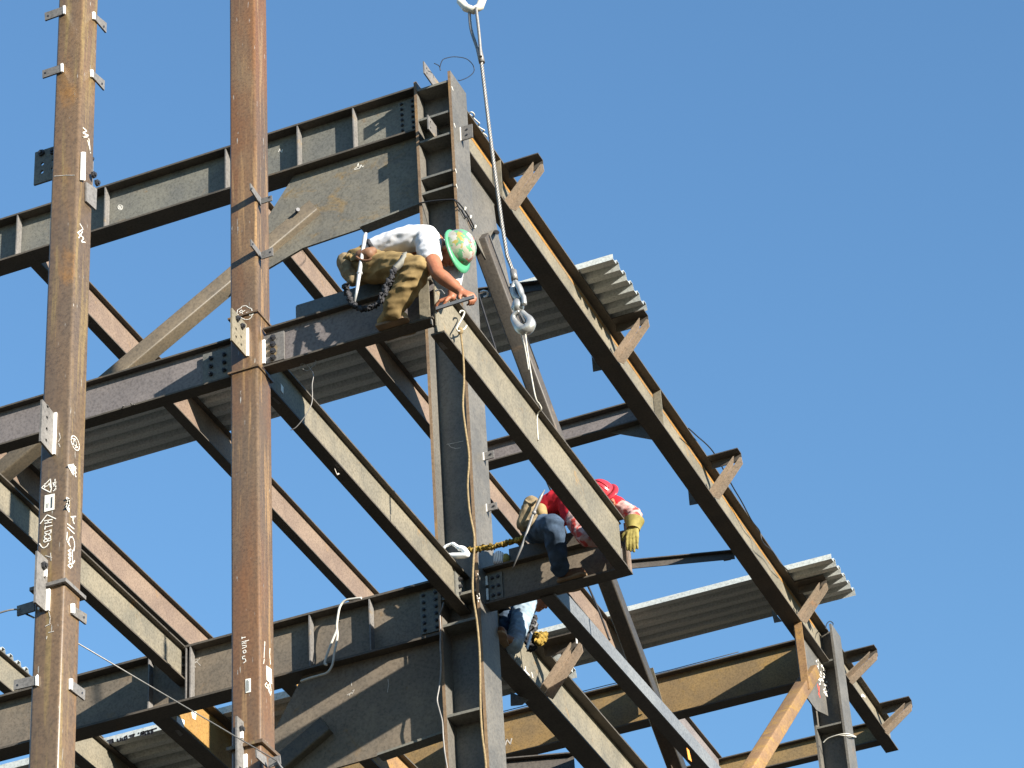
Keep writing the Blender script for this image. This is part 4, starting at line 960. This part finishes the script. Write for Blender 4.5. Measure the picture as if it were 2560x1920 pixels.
def helmet(parent, c, F3, shell, brimmat, ridge=True, s=1.0):
    T = lambda x, y, z: Vector(c) + F3 @ (Vector((x, y, z)) * s)
    mb = MB(); seg = 28; rg = 9
    def prof(t, a): 
        r_ = math.cos(t) ** .8; return (.118 * r_ * math.cos(a), .142 * r_ * math.sin(a) - .004, .128 * math.sin(t) + .0)
    k0 = 0
    for i in range(rg + 1):
        tt = R(88) * i / rg
        for j in range(seg): mb.v.append(T(*prof(tt, 2 * math.pi * j / seg)))
    for i in range(rg):
        for j in range(seg):
            mb.f.append((i * seg + j, i * seg + (j + 1) % seg, (i + 1) * seg + (j + 1) % seg, (i + 1) * seg + j)); mb.smooth.append(True)
    mb.f.append(tuple(rg * seg + j for j in range(seg))); mb.smooth.append(True)
    h_ = part('hard_hat', mb, shell, parent)
    bm_ = MB()
    for i, (rx, ry, z) in enumerate(((.112, .136, -.004), (.113, .137, .006), (.138, .163, -.002), (.138, .163, -.012), (.112, .136, -.014))):
        for j in range(seg):
            a = 2 * math.pi * j / seg; f_ = max(0, math.sin(a)) ** 2
            out_ = i in (2, 3)
            bm_.v.append(T(rx * math.cos(a), ry * math.sin(a) + (.035 * f_ if out_ else 0), z - (.012 * f_ if out_ else 0)))
    for i in range(5):
        for j in range(seg):
            a, b_ = i * seg, ((i + 1) % 5) * seg
            bm_.f.append((a + j, b_ + j, b_ + (j + 1) % seg, a + (j + 1) % seg)); bm_.smooth.append(True)
    part('brim', bm_, brimmat, h_)
    if ridge:
        for xx in (-.03, 0, .03):
            pts = [T(*(lambda p: (xx + p[0] * .0, p[1] * .985, p[2] * .985))(prof(tt, math.pi / 2))) for tt in [R(a) for a in range(15, 90, 12)]]
            pts += [T(xx, -q_[1], q_[2]) for q_ in [prof(R(a), math.pi / 2) for a in range(78, 14, -12)]]
            part('ridge', MB().tube(pts, .007, 6), shell if shell != 'stickerhat' else brimmat, h_)
    return h_, T
def boot(name, parent, heel, toe, ankle, up=(0, 0, 1), mat='boot'):
    h, t_, a = Vector(heel), Vector(toe), Vector(ankle); up = Vector(up); d = (t_ - h).normalized()
    mb = MB()
    limb(mb, [(h + up * .055 + d * .035, .040), (h + d * .14 + up * .055, .043), (t_ - d * .05 + up * .042, .042)])
    limb(mb, [(h + up * .06 + d * .05, .045), (a + (a - h).normalized() * .03, .05)])
    b_ = blob(name, mb, mat, parent, .009, 5, .003, (20, 20, 20))
    x = d.cross(up).normalized(); s_ = MB()
    out = [(-.005, .034), (.0, .040), (.06, .038), (.13, .034), (.2, .046), (.25, .044), (.285, .02)]
    L = (t_ - h).length
    o_ = [h + d * (u / .285 * L) + x * w_ for u, w_ in out] + [h + d * (u / .285 * L) - x * w_ for u, w_ in reversed(out)]
    s_.prism(o_, up * .020)
    part('sole', s_, 'sole', b_)
    return b_
def wa(x, y, Y): return at(WA(x, y), 1, Y)

# ---- man in white straddling the near cantilever beam
P1 = thing('person', Vector((.75, YM, H1)), 'crouching man in white T-shirt, tan trousers and sticker-covered green hard hat', 'person', 'ironworkers on the frame')
pel = wa(640, 600, -3.74); wai = wa(900, 420, -3.74); che = wa(1260, 345, -3.73); ups = wa(1470, 330, -3.73)
hipR, knR, anR = wa(680, 625, -3.83), wa(1265, 655, -3.95), wa(945, 1190, -3.87)
hipL, knL, anL = wa(680, 625, -3.64), wa(1220, 700, -3.50), wa(930, 1230, -3.56)
shR, elR, wrR = wa(1430, 420, -3.90), wa(1545, 700, -3.98), wa(1850, 940, -3.92)
shL, elL, wrL = wa(1530, 400, -3.57), wa(1790, 720, -3.60), wa(1735, 1015, -3.74)
nk = wa(1640, 410, -3.73); hd = wa(1745, 420, -3.73)
hup = (wa(1900, 370, -3.73) - wa(1700, 450, -3.73)).normalized()
hup = (hup + Vector((0, -.25, 0))).normalized()
F1 = frame(hup, wa(1860, 700, -3.73) - wa(1690, 260, -3.73))
b = MB()
limb(b, [(pel, .12), (wai, .10), (che, .125), (ups, .10), (nk, .058), (hd, .055)])
limb(b, [(hipR, .085), (knR, .06), (anR, .042)]); limb(b, [(hipL, .085), (knL, .06), (anL, .042)])
def arm(mb, sh, el, wr, f=1.0): limb(mb, [(sh, .060 * f), (sh.lerp(el, .5), .056 * f), (el, .046 * f), (el.lerp(wr, .3), .049 * f), (wr, .031 * f)])
arm(b, shR, elR, wrR, 1.1); arm(b, shL, elL, wrL, 1.0)
head(b, hd, F1)
hR = wa(2010, 1010, -3.92); hL = wa(1600, 1060, -3.76)
hand(b, wrR, hR - wrR, (.35, -.75, .6), .95, 1.08, 1)
hand(b, wrL, hL - wrL, (.0, -.6, .7), .7, 1.05, -1)
blob('body', b, 'skin', P1, .0065, 3)
hm = MB(); T1 = lambda x, y, z: hd + F1 @ Vector((x, y, z))
hm.ball(T1(0, -.045, .02), .085, .92, .8, 1.0, M3=F1); hm.ball(T1(0, -.075, -.035), .05, 1.2, .5, .9, M3=F1)
blob('hair', hm, 'hair', P1, .009, 3, .004, (60, 60, 60))
helmet(P1, hd + F1 @ Vector((0, .005, .052)), F1, 'stickerhat', 'greenhat', False, 1.03)
sm = MB()
for dy in (-.075, .075):
    o_ = Vector((0, dy, 0))
    limb(sm, [(wai + o_ * .9 + Vector((-.10, 0, .0)), .088), (wai + o_ + Vector((.02, 0, .0)), .095), (che + o_ * 1.15 + Vector((0, 0, .005)), .108), (ups + o_ * 1.1 + Vector((0, 0, .01)), .095), (nk + o_ * .45 + Vector((-.045, 0, .0)), .060)])
limb(sm, [(ups + Vector((0, -.09, 0)), .09), (shR, .088), (shR.lerp(elR, .28), .080)])
limb(sm, [(ups + Vector((0, .09, 0)), .09), (shL, .086), (shL.lerp(elL, .45), .070)])
blob('t_shirt', sm, 'shirt', P1, .009, 5, .010, (8, 8, 14), 3)
blob('arm_wrap', limb(MB(), [(shL.lerp(elL, .5), .058), (elL, .056), (elL.lerp(wrL, .35), .054)]), 'shirt', P1, .008, 3, .007, (10, 10, 40), 2)
tm = MB()
knF = wa(1300, 640, -3.95)
limb(tm, [(pel + Vector((-.05, -.04, .02)), .12), (wai + Vector((-.085, -.04, -.01)), .095)]); limb(tm, [(pel + Vector((-.05, .06, .02)), .12), (wai + Vector((-.085, .06, -.01)), .095)])
limb(tm, [(pel + Vector((-.05, -.05, 0)), .12), (hipR, .125), (hipR.lerp(knF, .55), .112), (knF, .092), (knF.lerp(anR, .3), .100), (knF.lerp(anR, .65), .095), (knF.lerp(anR, .88), .084), (anR + Vector((0.01, 0, .0)), .080)])
limb(tm, [(pel + Vector((-.05, .05, 0)), .12), (hipL, .12), (hipL.lerp(knL, .55), .10), (knL, .085), (knL.lerp(anL, .5), .082), (anL, .070)])
blob('trousers', tm, 'canvas', P1, .008, 3, .022, (5, 7, 13), 11)
bt_ = MB(); 
for i in range(26):
    a = 2 * math.pi * i / 26; c_ = wai + Vector((-.075, .0, -.012)); dr = (wai - pel).normalized(); x = Vector((0, 1, 0)); y = dr.cross(x)
    bt_.v.append(c_ + x * math.cos(a) * .165 + y * math.sin(a) * .105)
belt = [bt_.v[i] for i in range(26)]
mbx = MB(); mbx.tube(belt, .019, 6, True); part('belt', mbx, 'blackweb', P1)
hz = H1 - .351 + .015
heelR = wa(760, 1372, -3.812); toeR = wa(1170, 1335, -3.812)
heelR.z = hz; toeR.z = hz
boot('boot', P1, heelR, toeR, anR)
hl = Vector((heelR.x, -3.60, hz)); tl = Vector((toeR.x, -3.60, hz)); hl.y = tl.y = YM + .045
boot('boot', P1, hl, tl, anL)
# tools of the man in white
hs = 'tools hung on the men\'s belts'
mb = MB(); c0 = wa(300, 480, -3.86); c1 = wa(440, 480, -3.92); e0 = wa(350, 820, -3.86); e1 = wa(470, 830, -3.92)
limb(mb, [(wa(345, 555, -3.87), .074), (wa(400, 700, -3.87), .066), (wa(435, 800, -3.87), .045)])
t = thing('bolt_bag', wa(380, 640, -3.87), 'tan canvas bolt bag hanging at the hip of the man in white', 'tool bag', hs)
blob('bag', mb, 'bag', t, .009, 3, .008, (14, 14, 14))
part('cuff', MB().tube([wa(245, 545, -3.87), wa(330, 500, -3.93), wa(440, 505, -3.93)], .016, 7), 'canvas', t)
mb = MB(); limb(mb, [(wa(410 + 28 * k, 455 + (8 if k % 2 else 30), -3.94), .017) for k in range(-2, 3)]); limb(mb, [(wa(400, 480, -3.96), .014), (wa(420, 540, -3.97), .011)]); limb(mb, [(wa(455, 480, -3.96), .014), (wa(470, 520, -3.97), .011)])
blob('work_gloves', mb, 'glove', t, .007, 2, .005, (30, 30, 30)).data.materials[0] = M['canvas']
mb = MB(); c_ = wa(590, 450, -3.97)
limb(mb, [(wa(540, 470, -3.965), .045), (wa(640, 455, -3.965), .052), (wa(690, 410, -3.955), .035)])
t = thing('wrench_holster', c_, 'round brown leather holster on the belt of the man in white', 'holster', hs)
blob('pouch', mb, 'leather', t, .008, 3, .003)
part('rim', MB().tube(smooth_path([wa(x, y, -4.01) for x, y in ((478, 485), (520, 515), (580, 535), (640, 530), (680, 500))]), .010, 6), 'leather', t)
t = thing('spud_wrench', wa(560, 480, -4.0), 'long bright spud wrench standing in the holster of the man in white', 'wrench', hs)
part('shaft', MB().tube([wa(606, 172, -3.98), wa(592, 220, -3.985), wa(562, 400, -3.995), wa(545, 520, -4.0), wa(520, 690, -4.0), wa(490, 900, -4.0), wa(458, 1080, -4.0)], [.010, .016, .014, .014, .016, .013, .007], 9), 'chrome', t)
part('collar', MB().ball(wa(522, 700, -4.0), .022, 1, 1, .8), 'chrome', t)
t = thing('lanyard', wa(700, 1100, -3.98), 'dark scrunched lanyard looping under the thigh of the man in white', 'lanyard', 'safety lanyards')
part('strap', MB().tube(smooth_path([wa(1120, 455, -3.96), wa(1090, 530, -4.02), wa(1030, 600, -4.05), wa(985, 640, -4.06)]), [.026] * 19, 4), 'webbing', t)
def scrunch(P, r, n=90, amp=.45, seed=1):
    random.seed(seed); Q = smooth_path(P, 14); return MB().tube([q_ + Vector((random.uniform(-1, 1), random.uniform(-1, 1), random.uniform(-1, 1))) * r * amp for q_ in Q], [r * (1 + (.35 if i % 2 else -.3) + random.uniform(-.15, .15)) for i in range(len(Q))], 7)
part('shock_pack', scrunch([wa(x, y, -4.06) for x, y in ((985, 640), (950, 720), (925, 790), (880, 880), (850, 960), (815, 1010), (800, 1055))], .019), 'blackweb', t)
part('rope', scrunch([wa(x, y, -3.90) for x, y in ((800, 1055), (740, 1115), (650, 1155), (560, 1175), (480, 1140), (410, 1085), (375, 1000), (350, 930), (340, 860))], .017, seed=4), 'webbing' , t).data.materials[0] = M['blackweb']
t = thing('spud_wrench', wa(1700, 1110, -3.94), 'flat steel wrench gripped in the fist of the man in white', 'wrench', hs)
part('handle', MB().bar(wa(1530, 1168, -3.95), wa(2030, 1010, -3.97), .014, .026, (0, 0, 1)), 'tool', t)
part('hook_wire', MB().tube(smooth_path([wa(x, y, -3.96) for x, y in ((1510, 850), (1555, 905), (1520, 935), (1590, 920), (1640, 975))]), .005, 5), 'tool', t)

# ---- man in red sitting on the far cantilever girder
def wb(x, y, Y): return at(WB(x, y), 1, Y)
P2 = thing('person', Vector((.6, YT, H1)), 'seated man in red shirt and jeans with red hard hat, reaching round the hanging beam', 'person', 'ironworkers on the frame')
pel = wb(560, 770, .10); wai = wb(720, 610, .08); che = wb(1060, 420, .06); ups = wb(1310, 370, .06)
hipR, knR, anR = wb(600, 800, -.02), wb(800, 760, -.26), wb(895, 1310, .02)
hipL, knL, anL = wb(560, 820, .26), wb(800, 900, .44), wb(860, 1200, .27)
shR, elR, wrR = wb(1040, 590, -.10), wb(1240, 915, -.16), wb(1480, 990, .0)
shL, elL, wrL = wb(1610, 490, .16), wb(1880, 620, .10), wb(1865, 745, .0)
nk = wb(1440, 430, .08); hd = wb(1480, 420, .05)
fw = (wb(1640, 470, -.10) - wb(1380, 250, .05)).normalized()
F2_ = frame(Vector((-.25, -.80, .50)), Vector((.72, -.20, -.55)))
b = MB()
limb(b, [(pel, .12), (wai, .11), (che, .125), (ups, .105), (nk, .058), (hd, .055)])
limb(b, [(ups, .10), (shL, .075)]); limb(b, [(che, .11), (shR, .075)])
limb(b, [(hipR, .085), (knR, .06), (anR, .042)]); limb(b, [(hipL, .085), (knL, .06), (anL, .042)])
arm(b, shR, elR, wrR, 1.05); arm(b, shL, elL, wrL, 1.05)
head(b, hd, F2_)
hand(b, wrR, wb(1560, 980, .04) - wrR, (0, -.6, .7), .6, 1.05, 1)
blob('body', b, 'skin', P2, .0075, 3)
blob('hair', MB().ball(hd + F2_ @ Vector((0, -.035, -.005)), .086, .92, .85, 1.0, M3=F2_), 'hair', P2, .009, 2, .004, (60, 60, 60))
h_, TH = helmet(P2, hd + F2_ @ Vector((0, .0, .055)), F2_, 'redhat', 'redhat', True, 1.03)
def decal(u0, u1, t0, t1, mat):
    mb_ = MB(); n = 6
    for i in range(n + 1):
        for j in range(n + 1):
            a = R(u0 + (u1 - u0) * i / n); tt = R(t0 + (t1 - t0) * j / n); r_ = math.cos(tt) ** .8 * 1.02
            mb_.v.append(TH(.118 * r_ * math.cos(a), .142 * r_ * math.sin(a) - .004, .1305 * math.sin(tt)))
    for i in range(n):
        for j in range(n): a = i * (n + 1) + j; mb_.f.append((a, a + n + 1, a + n + 2, a + 1)); mb_.smooth.append(True)
    part('decal', mb_, mat, h_)
decal(180, 225, 12, 42, 'sticker'); decal(215, 245, 38, 60, 'ysticker')
sm = MB()
for dy in (-.07, .08):
    o_ = Vector((0, dy, 0))
    limb(sm, [(wai + o_ * .9 + Vector((-.06, 0, -.03)), .10), (wai + o_, .105), (che + o_ * 1.3, .115), (ups + o_ * 1.2, .10), (nk + o_ * .4 + Vector((-.03, 0, -.02)), .062)])
limb(sm, [(che + Vector((0, -.08, 0)), .11), (shR, .092), (shR.lerp(elR, .30), .084)]); limb(sm, [(ups + Vector((0, .07, 0)), .10), (shL, .086), (shL.lerp(elL, .22), .078)])
blob('shirt', sm, 'redshirt', P2, .010, 5, .012, (9, 9, 9), 7)
blob('sleeve', limb(MB(), [(shR.lerp(elR, .25), .088), (shR.lerp(elR, .65), .084), (elR, .074), (elR.lerp(wrR, .5), .055), (wrR, .042)]), 'sleeve', P2, .008, 3, .012, (11, 11, 26), 2)
blob('sleeve', limb(MB(), [(shL.lerp(elL, .2), .073), (shL.lerp(elL, .7), .068), (elL, .062), (elL.lerp(wrL, .6), .055), (wrL, .045)]), 'sleeve', P2, .008, 3, .012, (11, 11, 26), 9)
tm = MB()
limb(tm, [(pel + Vector((0, -.04, 0)), .125), (wai + Vector((-.06, -.03, -.05)), .10)]); limb(tm, [(pel + Vector((0, .08, 0)), .125), (wai + Vector((-.06, .06, -.05)), .10)])
limb(tm, [(hipR, .118), (hipR.lerp(knR, .6), .105), (knR, .096), (knR.lerp(anR, .35), .088), (knR.lerp(anR, .75), .080), (anR, .074)])
limb(tm, [(hipL, .115), (hipL.lerp(knL, .6), .10), (knL, .09), (knL.lerp(anL, .6), .078), (anL, .07)])
blob('jeans', tm, 'denim', P2, .009, 3, .014, (6, 6, 11), 21)
part('jean_cuff', MB().tube([anR + Vector((.072 * math.cos(R(a)), .072 * math.sin(R(a)), .004 + .012 * math.cos(R(a)))) for a in range(0, 360, 24)], .011, 6, True), 'denimlight', P2)
zf = H1 - .35 + .017
hR_ = Vector((anR.x - .05, YT - .062, zf)); tR_ = Vector((anR.x + .20, YT - .075, zf))
boot('boot', P2, hR_, tR_, anR, mat='leather')
boot('boot', P2, Vector((anL.x - .06, YT + .07, zf)), Vector((anL.x + .2, YT + .085, zf)), anL, mat='leather')
gm = MB(); hand(gm, wrL + Vector((0, -.01, -.03)), wb(1825, 1100, -.06) - wrL, (.15, -.85, .3), .28, 1.35, 1)
blob('work_glove', gm, 'glove', P2, .0065, 2, .003, (25, 25, 25))
cm = MB(); c_ = wb(1865, 760, .0); dn = (wb(1825, 1100, -.06) - wb(1870, 730, .0)).normalized(); x = dn.orthogonal().normalized(); y = dn.cross(x)
for k, (s_, rr_) in enumerate(((-.055, .085), (-.02, .072), (.02, .060), (.045, .055))): cm.v += [c_ + dn * s_ + (x * math.cos(R(a)) + y * math.sin(R(a))) * rr_ for a in range(0, 360, 20)]
for k in range(3):
    for j in range(18): cm.f.append((k * 18 + j, k * 18 + (j + 1) % 18, (k + 1) * 18 + (j + 1) % 18, (k + 1) * 18 + j)); cm.smooth.append(True)
part('glove_cuff', cm, 'glove', P2)
# tools of the man in red
t = thing('bolt_bag', wb(470, 600, -.12), 'brown canvas bolt bag standing up behind the man in red', 'tool bag', hs)
mb = MB(); limb(mb, [(wb(520, 470, -.12), .068), (wb(480, 600, -.12), .075), (wb(425, 740, -.12), .066)]); 
blob('bag', mb, 'bag', t, .009, 2, .008, (14, 14, 14), 5)
part('rim', MB().tube(smooth_path([wb(x, y, -.19) for x, y in ((440, 425), (490, 462), (545, 465), (590, 430))]), .010, 6), 'bag', t)
t = thing('tool_pouch', wb(640, 590, -.15), 'small tan leather pouch beside the waist of the man in red', 'tool bag', hs)
mb = MB(); limb(mb, [(wb(640, 545, -.13), .050), (wb(660, 600, -.13), .045)]); blob('pouch', mb, 'leather', t, .008, 2, .004).data.materials[0] = M['boot']
mb = MB(); limb(mb, [(wb(560, 640, -.2), .030), (wb(530, 720, -.2), .034), (wb(500, 760, -.2), .024)]); 
blob('wrench_loop', mb, 'bag', t, .007, 2, .006, (20, 20, 20))
t = thing('spud_wrench', wb(500, 750, -.25), 'long dark spud wrench with pointed ends across the hip of the man in red', 'wrench', hs)
part('shaft', MB().tube([wb(695, 285, -.24), wb(640, 390, -.24), wb(590, 500, -.24), wb(545, 600, -.24), wb(480, 790, -.24), wb(400, 1020, -.24), wb(272, 1325, -.24)], [.004, .014, .013, .012, .012, .011, .004], 8), 'tool', t)
part('collar', MB().ball(wb(555, 590, -.24), .020), 'tool', t)
t = thing('lanyard', wb(100, 1000, -.1), 'gold scrunched safety lanyard clipped round the corner column beside the man in red', 'lanyard', 'safety lanyards')
q6b = Zm(1060, 1340, .1085)
part('webbing', scrunch([at(q6b(x, y), 1, -.10) for x, y in ((975, 330), (1100, 330), (1250, 310), (1400, 270), (1550, 255), (1700, 220), (1850, 175), (2000, 130), (2120, 105), (2300, 40))], .020, seed=9, amp=.3), 'goldweb', t)
cr = [(440, 300), (500, 235), (580, 200), (660, 180), (740, 230), (820, 280), (900, 300), (980, 390), (980, 440), (800, 455), (600, 455), (520, 430), (455, 350)]
part('snap_hook', MB().tube(smooth_path([at(q6b(x, y), 1, -.12) for x, y in cr] + [at(q6b(445, 305), 1, -.12)], 4), [.012] * 12 + [.016] * 8 + [.026] * 20 + [.022] * 9 + [.015] * 4, 8), 'carabiner', t)
t = thing('glove_roll', at(q6b(1740, 510), 1, YT - .04), 'white striped work glove with yellow palm lying on the girder by the column', 'glove')
mb = MB(); limb(mb, [(at(q6b(1690, 590), 1, YT - .02), .038), (at(q6b(1720, 460), 1, YT - .02), .045), (at(q6b(1770, 480), 1, YT - .02), .04), (at(q6b(1790, 580), 1, YT - .02), .035)])
blob('striped_back', mb, 'stripe', t, .008, 2)
mb = MB(); limb(mb, [(at(q6b(1890, 480), 1, YT - .02), .030), (at(q6b(1900, 570), 1, YT - .02), .034)]); blob('palm', mb, 'glove', t, .008, 2)

# ---- third man, crouched behind the girder: legs in pale jeans show below it
YP = 1.02
P3 = thing('person', Vector((0, YP, H1 - .51)), 'mostly hidden man in faded jeans crouching below the girder, one leg showing', 'person', 'ironworkers on the frame')
def w5(x, y, X): return at(Y5(x, y), 0, X)
kn = w5(520, 350, .06); an = w5(425, 690, .02)
kn2 = w5(380, 400, -.10); an2 = w5(330, 650, -.14)
hp = Vector((-.22, kn.y + .05, kn.z + .02)); hp2 = Vector((-.30, hp.y + .18, hp.z))
b = MB(); chest3 = hp + Vector((.12, .22, .12)); hd3 = chest3 + Vector((.20, .02, .04))
limb(b, [(hp, .11), (chest3, .12), (chest3.lerp(hd3, .55), .06), (hd3, .055)])
limb(b, [(hp, .09), (kn, .06), (an, .042)]); limb(b, [(hp2, .09), (kn2, .06), (an2, .042)])
F3_ = frame((.8, -.1, .5), (.5, -.1, -.9)); head(b, hd3, F3_)
s3a, e3, w3 = chest3 + Vector((.02, -.10, .03)), chest3 + Vector((-.14, -.12, -.06)), chest3 + Vector((.0, -.16, .06))
arm(b, s3a, e3, w3); hand(b, w3, Vector((.5, 0, .5)), (0, -.7, .4), .5, 1, 1)
s3b, e3b, w3b = chest3 + Vector((.02, .10, .03)), chest3 + Vector((-.14, .16, -.02)), chest3 + Vector((.0, .14, .10))
arm(b, s3b, e3b, w3b); hand(b, w3b, Vector((.5, 0, .5)), (0, .7, .4), .5, 1, -1)
blob('body', b, 'skin', P3, .009, 2)
limb_ = MB(); limb(limb_, [(hp + Vector((0, 0, .08)), .13), (chest3, .14), (s3a, .09)]); limb(limb_, [(chest3, .13), (s3b, .09)]); limb(limb_, [(s3a, .085), (e3, .07)]); limb(limb_, [(s3b, .085), (e3b, .07)])
blob('shirt', limb_, 'blackweb', P3, .011, 3, .01)
tm = MB(); limb(tm, [(hp, .125), (hp.lerp(kn, .6), .105), (kn, .095), (kn.lerp(an, .5), .085), (an, .072)]); blob('jeans', tm, 'denimlight', P3, .010, 3, .012, (12, 12, 16), 31)
tm = MB(); limb(tm, [(hp, .12), (hp2, .12), (hp2.lerp(kn2, .6), .10), (kn2, .09), (an2, .07)]); blob('jeans', tm, 'denim', P3, .010, 3, .012, (12, 12, 16), 37)  # same jeans in darker denim: this leg's shade is put into the colour
helmet(P3, hd3 + F3_ @ Vector((0, 0, .055)), F3_, 'paintring', 'paintring', True)
zb3 = H1 - .51 + .018
boot('boot', P3, Vector((an.x - .06, an.y - .05, zb3)), Vector((an.x + .0, an.y - .30, zb3)), an, mat='leather')
boot('boot', P3, Vector((an2.x, an2.y + .05, zb3)), Vector((an2.x + .02, an2.y - .2, zb3)), an2, mat='leather')
t = thing('spanner', w5(545, 660, .16), 'small silver spanner hanging behind the leg in faded jeans', 'spanner', hs)
part('shaft', MB().bar(w5(565, 590, .16), w5(528, 715, .16), .010, .026, (0, 1, 0)), 'chrome', t)
t = thing('tool_belt', w5(590, 560, .1), 'dark tool belt with a bunch of gold webbing beside the leg in faded jeans', 'tool belt', hs)
part('belt', scrunch([w5(x, y, .06) for x, y in ((560, 480), (575, 540), (560, 610), (545, 670), (570, 720))], .035, seed=12), 'blackweb', t)
part('hook', MB().tube(smooth_path([w5(x, y, .12) for x, y in ((590, 490), (605, 520), (590, 545), (570, 530))]), .010, 6), 'tool', t)
part('webbing_bunch', scrunch([w5(x, y, .14) for x, y in ((600, 600), (625, 625), (650, 610), (670, 625), (640, 650), (615, 660), (640, 680))], .024, seed=15), 'goldweb', t)
